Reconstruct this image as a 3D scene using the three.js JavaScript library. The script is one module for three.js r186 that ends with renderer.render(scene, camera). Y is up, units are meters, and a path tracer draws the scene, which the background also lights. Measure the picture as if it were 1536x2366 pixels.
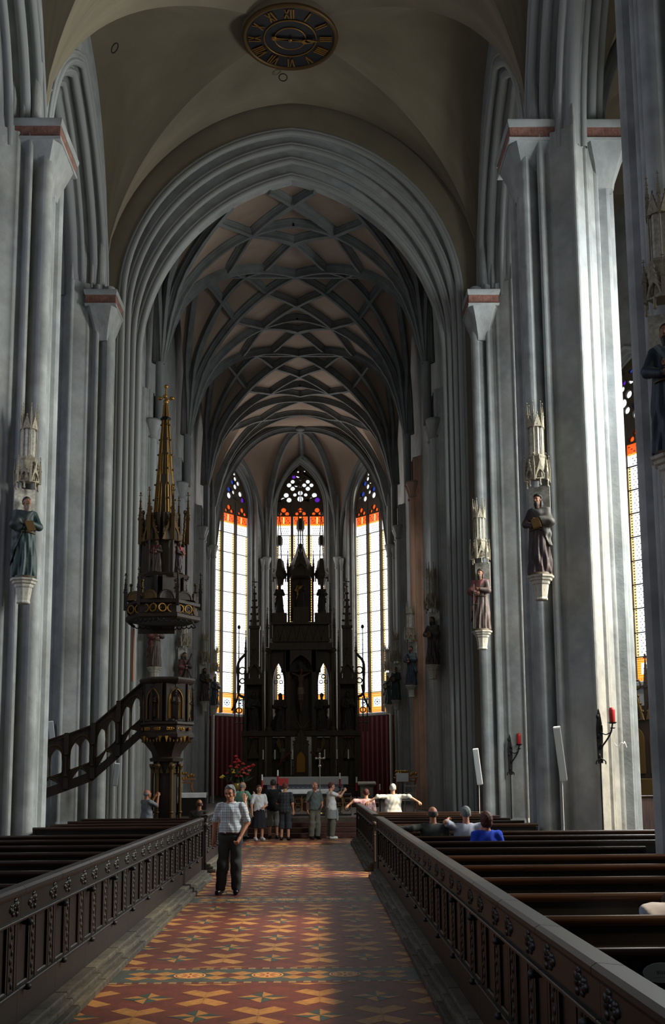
import * as THREE from 'three';
import { mergeGeometries, toCreasedNormals, mergeVertices } from 'three/addons/utils/BufferGeometryUtils.js';
import { RectAreaLightUniformsLib } from 'three/addons/lights/RectAreaLightUniformsLib.js';

// ---------------------------------------------------------------- camera, light, exposure
const scene = new THREE.Scene();
const renderer = new THREE.WebGLRenderer();
renderer.toneMapping = THREE.LinearToneMapping;
renderer.toneMappingExposure = 0.98;
renderer.shadowMap.enabled = true;
RectAreaLightUniformsLib.init();
scene.background = new THREE.Color(0.80, 0.88, 1.0);

// a shift lens: 2450 pixels of focal length, optical axis on row 1450 of the 2366 rows
const camera = new THREE.PerspectiveCamera(2 * Math.atan(1450 / 2450) * 180 / Math.PI, 1536 / 2900, 0.1, 200);
camera.setViewOffset(1536, 2900, 0, 0, 1536, 2366);
camera.position.set(0.6, 1.92, 0);
camera.rotation.order = 'YXZ';
camera.rotation.set(7.92 * Math.PI / 180, -Math.atan(41 / 2450), -0.0075);
scene.add(camera);

const XCW = 5.06;
// daylight entering by the tall windows of the right-hand aisle (sky and sunlit street outside)
function areaLight(x, y, d, w, h, tx, ty, td, color, intensity) {
  const l = new THREE.RectAreaLight(color, intensity, w, h);
  l.position.set(x, y, -d); l.lookAt(tx, ty, -td); l.name = 'window_or_fill_light'; scene.add(l); return l;
}
for (const [d, k, w] of [[9.75, 0.08, 3.4], [19.5, 1.55, 2.1], [27.4, 1.3, 2.1]])
  areaLight(12.2, 9.6, d, w, 9.4, 0, 2.5, d, new THREE.Color(0.92, 0.985, 0.99), 30 * k);
// the window in the right-hand chancel wall
areaLight(XCW, 10.2, 36.2, 1.9, 7.6, -4, 2, 38.5, new THREE.Color(0.95, 0.98, 1.0), 6);
// the three apse windows and the one closing the right aisle
areaLight(-0.16, 11.2, 55.1, 2.6, 11.5, -0.16, 11.2, 20, new THREE.Color(1.0, 0.98, 0.96), 1.7);
areaLight(-3.05, 11, 53.95, 2.6, 11, 0.05, 11, 51.35, new THREE.Color(1.0, 0.98, 0.96), 1.7); areaLight(2.93, 11, 53.95, 2.6, 11, -0.17, 11, 51.35, new THREE.Color(1.0, 0.98, 0.96), 1.7);
areaLight(10.7, 10, 33.95, 3.2, 10, 8.2, 9, 32.25, new THREE.Color(1.0, 0.94, 0.84), 2.5);
// hazy sun from the right, a little behind the camera
const sun = new THREE.DirectionalLight(new THREE.Color(1.0, 0.84, 0.62), 6.5);
sun.position.set(0.667 * 40, 0.707 * 40, 0.234 * 40 - 15); sun.target.position.set(0, 0, -15); sun.castShadow = true; sun.shadow.radius = 13;
Object.assign(sun.shadow.camera, { left: -32, right: 32, top: 32, bottom: -32, near: 1, far: 110 }); sun.shadow.mapSize.set(4096, 4096);
scene.add(sun, sun.target);
// bluish fill added behind the camera, with an invented rose window as source
areaLight(0, 16.5, -7.8, 3.4, 3.4, 0, 10, 20, new THREE.Color(0.72, 0.78, 1.0), 1);
// blue north sky through the windows of the left-hand aisle
for (const d of [1.3, 9.75, 18.65]) areaLight(-12.2, 9.6, d, 3.0, 9.4, 0, 4, d + 2, new THREE.Color(0.63, 0.71, 1.0), 3.3);

// ---------------------------------------------------------------- helpers
let seed = 7;
const rnd = () => { seed = (seed * 1664525 + 1013904223) >>> 0; return seed / 4294967296; };
const PI = Math.PI, cos = Math.cos, sin = Math.sin, sqrt = Math.sqrt, abs = Math.abs, max = Math.max, min = Math.min;
const clamp = (x, a, b) => max(a, min(b, x)), lerp = (a, b, t) => a + (b - a) * t;
const V = (x, y, z) => new THREE.Vector3(x, y, z), W3 = (x, y, d) => new THREE.Vector3(x, y, -d);
const taken = {};
function numbered(n) { const k = taken[n] = (taken[n] ?? -1) + 1; return k ? n + '_' + String(k).padStart(3, '0') : n; }
function shadows(m) { m.castShadow = m.receiveShadow = true; return m; }
function flat(geos) {
  const out = geos.flat(Infinity).filter(Boolean).map((g) => {
    let h = g.index ? g.toNonIndexed() : g;
    for (const k of Object.keys(h.attributes)) if (!['position', 'normal', 'uv', 'color'].includes(k)) h.deleteAttribute(k);
    if (!h.attributes.normal) h.computeVertexNormals();
    if (!h.attributes.uv) boxUV(h);
    return h;
  });
  if (out.some((g) => !g.attributes.color)) out.forEach((g) => g.deleteAttribute('color'));
  return out.length === 1 ? out[0] : mergeGeometries(out);
}
function boxUV(g, s = 1) {
  const p = g.attributes.position, n = g.attributes.normal, uv = new Float32Array(p.count * 2);
  for (let i = 0; i < p.count; i++) {
    const ax = abs(n.getX(i)), ay = abs(n.getY(i)), az = abs(n.getZ(i));
    const [u, v] = ax >= ay && ax >= az ? [p.getZ(i), p.getY(i)] : ay >= az ? [p.getX(i), p.getZ(i)] : [p.getX(i), p.getY(i)];
    uv[2 * i] = u * s; uv[2 * i + 1] = v * s;
  }
  g.setAttribute('uv', new THREE.BufferAttribute(uv, 2)); return g;
}
// one named mesh under a parent, out of one or more geometries
function part(parent, name, geos, mat, label) {
  const g = flat([geos]); const m = shadows(new THREE.Mesh(g, mat)); m.name = name;
  if (label) m.userData.label = label;
  parent.add(m); return m;
}
function share(parent, name, geo, mat, x = 0, y = 0, z = 0, ry = 0) {   // a piece sharing a geometry with its likes
  const m = shadows(new THREE.Mesh(geo, mat)); m.name = name; m.position.set(x, y, z); m.rotation.y = ry; parent.add(m); return m;
}
function thing(name, label, category, pos = [0, 0, 0], ry = 0, group) {
  const o = new THREE.Group(); o.name = numbered(name); o.position.set(...pos); o.rotation.y = ry;
  o.userData = { label, category }; if (group) o.userData.group = group; scene.add(o); return o;
}
function solo(name, geos, mat, label, category, group) {
  const m = part(scene, numbered(name), geos, mat); m.userData = { label, category }; if (group) m.userData.group = group; return m;
}
function struct(name, geos, mat, label) {
  const m = geos ? part(scene, name, geos, mat) : new THREE.Group(); m.name = name; m.userData.kind = 'structure';
  if (label) m.userData.label = label; if (!geos) scene.add(m); return m;
}
function dup(o, label, pos, ry) {
  const c = o.clone(); c.name = numbered(o.name.replace(/_\d{3}$/, '')); c.userData = { ...o.userData, label };
  if (pos) c.position.set(...pos); if (ry !== undefined) c.rotation.y = ry; scene.add(c); return c;
}
const T = (g, x, y, z) => g.translate(x, y, z);
// box with given centre; chamfered when c > 0
function box(w, h, l, x = 0, y = 0, z = 0, c = 0) {
  let g;
  if (c > 0) {
    const s = new THREE.Shape(); const a = w / 2 - c, b = l / 2 - c;
    s.moveTo(-a, -b); s.lineTo(a, -b); s.lineTo(a, b); s.lineTo(-a, b); s.closePath();
    g = new THREE.ExtrudeGeometry(s, { depth: h - 2 * c, bevelEnabled: true, bevelThickness: c, bevelSize: c, bevelSegments: 1 });
    g.translate(0, 0, -(h - 2 * c) / 2); g.rotateX(-PI / 2); g.deleteAttribute('uv');
  } else { g = new THREE.BoxGeometry(w, h, l); g.deleteAttribute('uv'); }
  g = g.index ? g.toNonIndexed() : g; boxUV(g); return g.translate(x, y, z);
}
function lathe(pts, n = 16, x = 0, y = 0, z = 0) { return T(new THREE.LatheGeometry(pts.map(([a, b]) => new THREE.Vector2(a, b)), n), x, y, z); }
function cyl(r0, r1, h, n = 10, x = 0, y = 0, z = 0) { return T(new THREE.CylinderGeometry(r1, r0, h, n), x, y + h / 2, z); }
function ball(r, x, y, z, sx = 1, sy = 1, sz = 1, n = 10) { const g = new THREE.SphereGeometry(r, n, max(6, n - 2)); g.scale(sx, sy, sz); return T(g, x, y, z); }
function tube(pts, r, n = 6, seg, closed = false) {
  const c = new THREE.CatmullRomCurve3(pts.map((p) => p.isVector3 ? p : V(...p)), closed, 'centripetal');
  return new THREE.TubeGeometry(c, seg ?? max(6, pts.length * 3), r, n, closed);
}
function rod(a, b, r, n = 6, r1 = r) {
  const A = a.isVector3 ? a : V(...a), B = b.isVector3 ? b : V(...b), d = B.clone().sub(A), g = new THREE.CylinderGeometry(r1, r, d.length(), n);
  g.applyQuaternion(new THREE.Quaternion().setFromUnitVectors(V(0, 1, 0), d.clone().normalize()));
  const m = A.add(B).multiplyScalar(0.5); return T(g, m.x, m.y, m.z);
}
// flat outline (list of [x, y]) with holes, given thickness along +z, with a small bevel
function slab(outline, holes, depth, bevel = 0) {
  const s = new THREE.Shape(outline.map(([x, y]) => new THREE.Vector2(x, y)));
  for (const h of holes || []) s.holes.push(new THREE.Path(h.map(([x, y]) => new THREE.Vector2(x, y))));
  const g = new THREE.ExtrudeGeometry(s, { depth: depth - 2 * bevel, bevelEnabled: bevel > 0, bevelThickness: bevel, bevelSize: bevel, bevelOffset: -bevel, bevelSegments: 1, curveSegments: 8 });
  g.translate(0, 0, bevel); return g;
}
const ring = (cx, cy, r, n = 16, a0 = 0) => Array.from({ length: n }, (_, i) => [cx + r * cos(a0 + i / n * 2 * PI), cy + r * sin(a0 + i / n * 2 * PI)]);
// pointed arch: points from (+w, ys) over the apex to (-w, ys)
function pointed(w, ys, rise, n = 14, cx = 0) {
  const R = (w * w + rise * rise) / (2 * w), c = w - R, a1 = Math.atan2(rise, -c), pts = [];
  for (let i = 0; i <= n; i++) { const a = a1 * i / n; pts.push([cx + c + R * cos(a), ys + R * sin(a)]); }
  const L = pts.slice(0, -1).reverse().map(([x, y]) => [2 * cx - x, y]);
  return [...pts, ...L];
}
const lancet = (w, y0, ys, rise, n = 10, cx = 0) => [[cx - w, y0], [cx + w, y0], ...pointed(w, ys, rise, n, cx)];
// sweep a closed section [[b, n], ...] along points; "up" fixes the section's n axis
function sweep(pts, sec, upFn, closedSec = true) {
  const N = pts.length, M = sec.length, pos = [], uv = [], idx = []; let L = 0;
  for (let i = 0; i < N; i++) {
    const t = pts[min(i + 1, N - 1)].clone().sub(pts[max(i - 1, 0)]).normalize(), u = upFn(i, t).clone();
    u.addScaledVector(t, -u.dot(t)).normalize(); const b = t.clone().cross(u); let q = 0;
    if (i) L += pts[i].distanceTo(pts[i - 1]);
    for (let j = 0; j <= M; j++) {
      const [sb, sn] = sec[j % M], p = pts[i].clone().addScaledVector(b, sb).addScaledVector(u, sn);
      if (j) { const s0 = sec[(j - 1) % M]; q += Math.hypot(sb - s0[0], sn - s0[1]); }
      pos.push(p.x, p.y, p.z); uv.push(q, L);
    }
  }
  for (let i = 0; i < N - 1; i++) for (let j = 0; j < M; j++) { const a = i * (M + 1) + j, b = a + M + 1; idx.push(a, b, a + 1, b, b + 1, a + 1); }
  for (const i of [0, N - 1]) { let x = 0, y = 0, z = 0; for (let j = 0; j < M; j++) { const k = (i * (M + 1) + j) * 3; x += pos[k] / M; y += pos[k + 1] / M; z += pos[k + 2] / M; } const c = pos.length / 3; pos.push(x, y, z); uv.push(0, 0); for (let j = 0; j < M; j++) { const a = i * (M + 1) + j; i ? idx.push(c, a + 1, a) : idx.push(c, a, a + 1); } }
  const g = new THREE.BufferGeometry(); g.setAttribute('position', new THREE.Float32BufferAttribute(pos, 3)); g.setAttribute('uv', new THREE.Float32BufferAttribute(uv, 2)); g.setIndex(idx);
  return toCreasedNormals(g, 0.7);
}
// vertical prism from a closed plan [[x, z], ...] scaled at each [y, scale] level about (cx, cz)
function prism(plan, levels, cx = 0, cz = 0, cap = true, crease = 0.6) {
  const N = plan.length, pos = [], uv = [], idx = []; 
  for (const [y, s = 1, sz = s] of levels) { let q = 0; for (let j = 0; j <= N; j++) { const [x, z] = plan[j % N]; if (j) q += Math.hypot(x - plan[j - 1][0], z - plan[j - 1][1]); pos.push(cx + x * s, y, cz + z * sz); uv.push(q, y); } }
  const K = levels.length;
  for (let i = 0; i < K - 1; i++) for (let j = 0; j < N; j++) { const a = i * (N + 1) + j, b = a + N + 1; idx.push(a, b, a + 1, b, b + 1, a + 1); }
  if (cap) for (const [i, f] of [[0, 1], [K - 1, 0]]) {
    const [y, s = 1, sz = s] = levels[i]; const c = pos.length / 3; pos.push(cx, y, cz); uv.push(0, 0);
    for (let j = 0; j < N; j++) { const a = i * (N + 1) + j; f ? idx.push(c, a, a + 1) : idx.push(c, a + 1, a); }
  }
  const g = new THREE.BufferGeometry(); g.setAttribute('position', new THREE.Float32BufferAttribute(pos, 3)); g.setAttribute('uv', new THREE.Float32BufferAttribute(uv, 2)); g.setIndex(idx);
  return toCreasedNormals(g, crease);
}
const ngon = (r, n = 6, a0 = 0) => ring(0, 0, r, n, a0).map(([x, z]) => [x, -z]);   // clockwise seen from above, faces outward
// grid surface f(a, b) -> Vector3, a and b in 0..1
function surface(f, na, nb, us = 1, vs = 1) {
  const pos = [], uv = [], idx = [];
  for (let i = 0; i <= na; i++) for (let j = 0; j <= nb; j++) { const p = f(i / na, j / nb); pos.push(p.x, p.y, p.z); uv.push(i / na * us, j / nb * vs); }
  for (let i = 0; i < na; i++) for (let j = 0; j < nb; j++) { const a = i * (nb + 1) + j, b = a + nb + 1; idx.push(a, b, a + 1, b, b + 1, a + 1); }
  const g = new THREE.BufferGeometry(); g.setAttribute('position', new THREE.Float32BufferAttribute(pos, 3)); g.setAttribute('uv', new THREE.Float32BufferAttribute(uv, 2)); g.setIndex(idx); g.computeVertexNormals(); return g;
}

// ---------------------------------------------------------------- textures
function tileNoise(n, freq, sd) {   // tileable value noise, n x n
  const s0 = seed; seed = sd; const g = Array.from({ length: freq * freq }, rnd); seed = s0; const o = new Float32Array(n * n);
  for (let y = 0; y < n; y++) for (let x = 0; x < n; x++) {
    const fx = x / n * freq, fy = y / n * freq, ix = fx | 0, iy = fy | 0; let u = fx - ix, v = fy - iy; u = u * u * (3 - 2 * u); v = v * v * (3 - 2 * v);
    const at = (a, b) => g[(b % freq) * freq + a % freq];
    o[y * n + x] = lerp(lerp(at(ix, iy), at(ix + 1, iy), u), lerp(at(ix, iy + 1), at(ix + 1, iy + 1), u), v);
  }
  return o;
}
function fbm(n, f0, oct, sd) { const o = new Float32Array(n * n); let a = 0.5; for (let k = 0; k < oct; k++, a *= 0.55) { const t = tileNoise(n, f0 << k, sd + k * 13); for (let i = 0; i < n * n; i++) o[i] += (t[i] - 0.5) * a; } return o; }
function dataTex(n, fn, srgb = true, repeat = 1, ry = repeat) {
  const d = new Uint8Array(n * n * 4);
  for (let i = 0; i < n * n; i++) { const c = fn(i, i % n, (i / n) | 0); for (let k = 0; k < 3; k++) d[4 * i + k] = clamp(c[k], 0, 1) * 255; d[4 * i + 3] = 255; }
  const t = new THREE.DataTexture(d, n, n); t.wrapS = t.wrapT = THREE.RepeatWrapping; t.magFilter = THREE.LinearFilter; t.minFilter = THREE.LinearMipmapLinearFilter; t.generateMipmaps = true;
  if (srgb) t.colorSpace = THREE.SRGBColorSpace; t.repeat.set(repeat, ry); t.needsUpdate = true; return t;
}
const nA = fbm(512, 4, 6, 11), nB = fbm(512, 16, 5, 37), nC = fbm(512, 3, 3, 91);
const stoneMap = dataTex(512, (i) => { const v = 0.86 + nA[i] * 0.24 + nB[i] * 0.14, k = nC[i] * 0.1; return [v + k * 0.5, v, v - k * 0.6]; }, true, 0.22);
const stoneBump = dataTex(512, (i) => { const v = 0.5 + nA[i] * 0.6 + nB[i] * 0.5; return [v, v, v]; }, false, 0.5);
const plasterMap = dataTex(512, (i) => { const v = 0.88 + nC[i] * 0.16 + nA[i] * 0.16 + nB[i] * 0.06; return [v, v, v]; }, true, 0.12);
const woodN = (() => { const n = 512, o = new Float32Array(n * n), a = tileNoise(n, 64, 5), b = tileNoise(n, 8, 9); for (let y = 0; y < n; y++) for (let x = 0; x < n; x++) { const w = (x + 6 * b[y * n + x]) | 0; o[y * n + x] = 0.5 * a[((y >> 4) % n) * n + (w % n)] + 0.3 * a[((y >> 5) % n) * n + ((w * 3) % n)] + 0.2 * b[y * n + x]; } return o; })();
const woodMap = dataTex(512, (i) => { const v = 0.62 + woodN[i] * 0.5 + nA[i] * 0.25; return [v, v * 0.97, v * 0.93]; }, true, 0.8, 0.4);
const grainMap = dataTex(512, (i) => { const v = 0.86 + nB[i] * 0.25 + nA[i] * 0.25; return [v, v, v]; }, true, 1.6);
const wornMap = dataTex(512, (i) => { const v = 0.66 + nA[i] * 0.75 + woodN[i] * 0.25; return [v, v, v * 0.97]; }, true, 0.7);
const clothBump = dataTex(256, (i, x, y) => { const v = 0.5 + 0.25 * sin(x * PI / 2) + 0.25 * sin(y * PI / 2); return [v, v, v]; }, false, 30);

// ---------------------------------------------------------------- materials
const mat = (c, o = {}) => { const { r = 0.85, m = 0, ...rest } = o; return new THREE.MeshStandardMaterial({ color: c, roughness: r, metalness: m, ...rest }); };
const M = {
  stone: mat(0xadaeab, { map: stoneMap, bumpMap: stoneBump, bumpScale: 0.012 }),
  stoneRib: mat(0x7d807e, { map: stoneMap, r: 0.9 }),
  ochre: mat(0xcaa083, { map: stoneMap, bumpMap: stoneBump, bumpScale: 0.012 }),
  plaster: mat(0x8f846f, { map: plasterMap, r: 0.95 }),
  plasterCell: mat(0xb09a88, { map: plasterMap, r: 0.95 }),
  redBand: mat(0x96695c, { map: grainMap }),
  paleStone: mat(0xc4beb0, { map: grainMap, r: 0.8 }),
  giltStone: mat(0xa69b84, { map: grainMap, r: 0.7 }),
  gold: mat(0x9c7230, { r: 0.42, m: 0.75 }),
  dullGold: mat(0x5c4522, { r: 0.5, m: 0.5 }),
  brass: mat(0xc9a868, { r: 0.3, m: 0.9 }),
  darkWood: mat(0x15100c, { map: woodMap, r: 0.46 }),
  baseWood: mat(0x211710, { map: woodMap, r: 0.55 }),
  pewWood: mat(0x110c09, { map: woodMap, r: 0.36 }),
  railWood: mat(0x38200f, { map: woodMap, r: 0.3 }),
  capWood: mat(0x261f19, { map: woodMap, r: 0.5 }),
  worn: mat(0x6d655a, { map: wornMap, bumpMap: stoneBump, bumpScale: 0.02, r: 0.8 }),
  carved: mat(0x322213, { map: woodMap, r: 0.62 }),
  altarWood: mat(0x4a3d2a, { map: woodMap, r: 0.6 }),
  iron: mat(0x1b1a1a, { r: 0.5, m: 0.6 }),
  lead: mat(0x232120, { r: 0.7, m: 0.2 }),
  black: mat(0x0c0c10, { r: 0.6 }),
  white: mat(0xdedfdf, { r: 0.6 }),
  linen: mat(0xe4e4e2, { r: 0.9, bumpMap: clothBump, bumpScale: 0.002 }),
  redCloth: mat(0x6e1119, { r: 0.9 }),
  red: mat(0xa51d1a, { r: 0.5 }),
};
// ================================================================ STRUCTURE
const XP = 6.45, BAYS = [-8.0, -2.6, 5.2, 14.3, 23.0, 30.45];   // pier line and depths of the nave piers
const YS = 16.55;
// ---- floors (the tiled gangway comes later)
struct('floor_nave', [box(26.6, 0.3, 46, 0, -0.162, -15)], mat(0x4a4038, { map: grainMap, r: 0.7 }));
const stepMat = mat(0x5c3526, { map: grainMap, r: 0.55 });
{
  const st = struct('floor_chancel', [box(10.4, 0.5, 23.4, 0, 0.35, -45.9, 0.02)], mat(0x57463a, { map: grainMap, r: 0.6 }));
  for (let k = 0; k < 3; k++) part(st, 'step', box(9.0, 0.15, 1.5 - 0.34 * k, 0, 0.078 + 0.15 * k, -33.25 - 0.5 * (1.5 + 0.34 * k), 0.015), stepMat);
  part(st, 'dais', box(6.4, 0.16, 8.4, 0, 0.682, -48.6, 0.015), stepMat);
  part(st, 'dais', box(5.8, 0.16, 7.6, 0, 0.844, -48.8, 0.015), stepMat);
}

// ---- compound piers: star-shaped section made of rolls around a core
function pierPlan(circles, core, n = 220) {
  const pts = [];
  for (let i = 0; i < n; i++) {
    const a = -i / n * 2 * PI, dx = cos(a), dz = sin(a); let r = 0;
    const pw = dx > 0 ? core[3] ?? core[2] : core[2]; r = 1 / Math.pow(Math.pow(abs(dx) / core[0], pw) + Math.pow(abs(dz) / core[1], pw), 1 / pw);
    for (const [cx, cz, R] of circles) { const b = cx * dx + cz * dz, c = cx * cx + cz * cz - R * R, D = b * b - c; if (D > 0 && b > 0) r = max(r, b + sqrt(D)); }
    pts.push([r * dx, r * dz]);
  }
  return pts;
}
const rolls = [];   // nave side: shafts at the corners; aisle side: broad canted faces with thin ridges
for (const sv of [-1, 1]) rolls.push([-1.0, sv * 0.52, 0.165], [-1.0, sv * 0.1, 0.09], [-0.7, sv * 0.73, 0.07], [-0.42, sv * 0.79, 0.06], [-0.02, sv * 1.1, 0.07], [0.3, sv * 0.82, 0.045], [0.36, sv * 0.75, 0.03], [0.62, sv * 0.48, 0.05], [0.86, sv * 0.28, 0.12]);
rolls.push([1.0, 0, 0.15]);
const PIER = pierPlan(rolls, [1.0, 1.1, 1.35, 1.04]), PIER_L = PIER.map(([x, z]) => [-x, z]).reverse();
const pierLv = [[0, 1.08], [0.6, 1.08], [0.72, 1], [16.3, 1]];
const pierGeo = prism(PIER, pierLv, 0, 0, true, 0.45), pierGeoL = prism(PIER_L, pierLv, 0, 0, true, 0.45);
function capital(parent, x, d, su, wu, wv, n2 = 1, ys = YS) {   // stepped capital with a painted band; su points to the nave
  const plan = (a, b, c = 0.04) => [[-a, -b + c], [-a + c, -b], [a - c, -b], [a, -b + c], [a, b - c], [a - c, b], [-a + c, b], [-a, b - c]].map(([p, q]) => [p, -q]).reverse().map(([p, q]) => [p, -q]);
  const P = (lv) => { const pts = [[-wu, -wv], [-wu, wv], [wu, wv], [wu, -wv]]; return prism(pts, lv, x, -d, true, 0.5); };
  part(parent, 'abacus', [P([[ys - 0.1, 1], [ys, 1.05], [ys + 0.05, 1.05]]), P([[ys - 0.42, 0.98], [ys - 0.36, 1.0], [ys - 0.34, 0.95]])], M.stone);
  part(parent, 'painted_band', P([[ys - 0.345, 0.945], [ys - 0.095, 0.96]]), M.redBand, 'faded red painted band');
  const bell = [[ys - 1.35, 0.42, 0.5], [ys - 1.2, 0.46, 0.56], [ys - 0.85, 0.66, 0.76], [ys - 0.42, 0.95]];
  const oct = [[-1, -0.72], [-1, 0.72], [-0.72, 1], [0.72, 1], [1, 0.72], [1, -0.72], [0.72, -1], [-0.72, -1]].map(([a, b]) => [a * wu, b * wv]);
  part(parent, 'bell', prism(oct, bell, x, -d, true, 0.5), M.stone);
}
for (const side of [-1, 1]) for (const d of BAYS) {
  const p = struct(numbered('pier'), null); p.userData.label = 'clustered grey stone pier of the nave arcade';
  const g = (side > 0 ? pierGeo : pierGeoL).clone(); g.translate(side * XP, 0, -d); part(p, 'shaft', g, M.stone);
  part(p, 'springer', prism(side > 0 ? PIER : PIER_L, [[16.2, 0.74, 1], [18.2, 0.74, 0.94]], side * XP, -d, true, 0.45), M.stone);
  for (const s of d > 30 ? [] : [-1, 1]) capital(p, side * (XP + s * 0.84), d, s, 0.56, 0.84);
}
// ---- arcade walls with pointed arches, rolls running round them
for (const side of [-1, 1]) {
  const w = struct(side < 0 ? 'wall_arcade_left' : 'wall_arcade_right', null);
  for (let k = 0; k < 5; k++) {
    const d0 = BAYS[k], d1 = BAYS[k + 1], c = (d0 + d1) / 2, hw = (d1 - d0) / 2 - 0.93, rise = 4.7 * sqrt(hw / 2.8), ys = 15.9;
    
    for (const [t, grow, th] of [[0, 0, 0.5], [1, 0.36, 1.1], [2, 0.62, 1.66]]) {
      const o = [[d0 - c, 15.9], [d0 - c, 24.5], [d1 - c, 24.5], [d1 - c, 15.9], ...pointed(hw + grow, ys, rise + grow * 0.9, 20)];
      const g = slab(o, [], th); g.translate(0, 0, -th / 2); g.rotateY(PI / 2); g.translate(side * XP, 0, -c); part(w, 'arch_order', g, M.stone);
    }
    for (const [grow, off, r] of [[0.02, 0, 0.17], [0.05, 0.27, 0.085], [0.05, -0.27, 0.085], [0.38, 0.54, 0.12], [0.38, -0.54, 0.12], [0.65, 0.78, 0.1], [0.65, -0.78, 0.1], [0.9, 0.84, 0.055], [0.9, -0.84, 0.055]]) {
      const pts = pointed(hw + grow, ys, rise + grow * 0.9, 16).map(([x, y]) => V(side * XP + off, y, -c - x));
      part(w, 'roll_moulding', tube(pts, r, 8, 60), M.stone);
    }
  }
}
// ---- groin vaults
const semi = (a, p = 0.0) => { const R = 1 + p; return sqrt(max(0, R * R - (abs(a) + p) ** 2)) / sqrt(R * R - p * p); };
function groin(xc, hx, dc, hd, ys, yc, lift = 0.05, n = 26, p = 0.06) {
  const cells = [];
  const H = (a, b) => ys + (yc - ys) * (semi(a, p) + lift * b * b * (1 - a * a * 0.9));
  for (const s of [-1, 1]) {
    cells.push(surface((u, v) => { const a = u * 2 - 1, b = lerp(abs(a), 1, v); return W3(xc + a * hx, H(a, b), dc + s * b * hd); }, n * 2, 10, hx * 2, hd));
    cells.push(surface((u, v) => { const a = u * 2 - 1, b = lerp(abs(a), 1, v); return W3(xc + s * b * hx, H(a, b), dc + a * hd); }, n * 2, 10, hd * 2, hx));
  }
  return cells;
}
const ceilN = struct('ceiling_nave', null);
for (let k = 0; k < 5; k++) {
  const d0 = BAYS[k], d1 = BAYS[k + 1];
  for (const g of groin(0, 5.75, (d0 + d1) / 2, (d1 - d0) / 2, YS, 22.35)) part(ceilN, 'vault_cell', g, M.plaster);
}
part(ceilN, 'roof', box(26.6, 0.3, 46, 0, 24.8, -15), M.plaster);
for (const side of [-1, 1]) {
  const c = struct(side < 0 ? 'ceiling_aisle_left' : 'ceiling_aisle_right', null);
  for (let k = 0; k < 5; k++) for (const g of groin(side * 9.9, 2.65, (BAYS[k] + BAYS[k + 1]) / 2, (BAYS[k + 1] - BAYS[k]) / 2, YS, 21.2, 0.03, 14)) part(c, 'vault_cell', g, M.plaster);
  if (side > 0) for (const g of groin(9.9, 2.65, 33.7, 3.2, YS, 21.2, 0.03, 14)) part(c, 'vault_cell', g, M.plaster);
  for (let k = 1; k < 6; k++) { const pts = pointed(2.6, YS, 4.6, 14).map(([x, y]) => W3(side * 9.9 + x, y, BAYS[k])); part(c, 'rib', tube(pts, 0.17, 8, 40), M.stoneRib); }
}
// ---- outer walls
const AW = [5.3, 9.75, 18.65, 26.7];   // windows of the right aisle
function wallWithOpenings(name, len, h, th, openings, place, material = M.stone) {   // openings: [centre, half width, sill, spring, rise]
  const g = slab([[-len / 2, 0], [len / 2, 0], [len / 2, h], [-len / 2, h]], openings.map(([c, w, y0, ys, r]) => lancet(w, y0, ys, r, 12, c).reverse()), th);
  place(g); return struct(name, g, material);
}
wallWithOpenings('wall_aisle_left', 42, 24.7, 0.8, [1.3, 9.75, 18.65].map((d) => [d - 13, 1.6, 4.4, 13, 2.4]), (g) => { g.rotateY(PI / 2); g.translate(-13.3, 0, -13); });
wallWithOpenings('wall_aisle_right', 42, 24.7, 0.8, AW.map((d) => [d - 13, 1.9, 4.4, 13, 2.6]), (g) => { g.rotateY(PI / 2); g.translate(12.5, 0, -13); });
struct('wall_west', [box(26.6, 24.7, 0.6, 0, 12.3, 8.2)], M.stone);
struct('wall_east_left', [box(7.4, 24.7, 0.6, -9.3, 12.3, -34.3)], M.stone);

// ---- chancel arch
const XC = -0.06;
{
  const w = struct('wall_chancel_arch', null);
  { const hw = 5.14, g = slab([[XC + 8.4, 0], [XC + 8.4, 24.7], [XC - 8.4, 24.7], [XC - 8.4, 0], [XC - hw, 0], ...pointed(hw, 16.2, 5.6, 24, XC).slice().reverse(), [XC + hw, 0]], [], 0.15); g.translate(0, 0, -30.72); part(w, 'wall_face', g, M.plaster); }
  const orders = [[5.1, 16.2, 5.55, 30.62, 30.82], [4.96, 15.7, 5.68, 30.8, 30.98], [4.82, 15.1, 5.9, 30.96, 31.14], [4.68, 14.6, 5.95, 31.12, 31.55]];
  for (const [hw, ys, rise, d0, d1] of orders) {
    const arch = pointed(hw, ys, rise, 24, XC);
    const g = slab([[XC + 8.4, 0], [XC + 8.4, 24.7], [XC - 8.4, 24.7], [XC - 8.4, 0], [XC - hw, 0], ...arch.slice().reverse(), [XC + hw, 0]], [], d1 - d0);
    g.translate(0, 0, -d1); part(w, 'arch_order', g, M.stone);
    for (const [grow, r, dd] of [[0.02, 0.085, 0.0], [0.13, 0.055, -0.02]]) {
      const path = [[XC + hw + grow, 0], [XC + hw + grow, ys * 0.5], ...pointed(hw + grow, ys, rise + grow * 0.9, 20, XC), [XC - hw - grow, ys * 0.5], [XC - hw - grow, 0]].map(([x, y]) => W3(x, y, d0 + dd));
      part(w, 'roll_moulding', tube(path, r, 8, 110), M.stone);
    }
  }
  // responds of the arch with one shaft and capital each, facing the nave
  for (const s of [-1, 1]) {
    const x = s * 5.38, d = 30.35;
    part(w, 'jamb', box(1.6, 24, 0.4, s * 6.5, 12, -30.85), M.stone);
    capital(w, s * 5.6, 30.1, s, 0.46, 0.72, 1, 15.95);
  }
}
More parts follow.
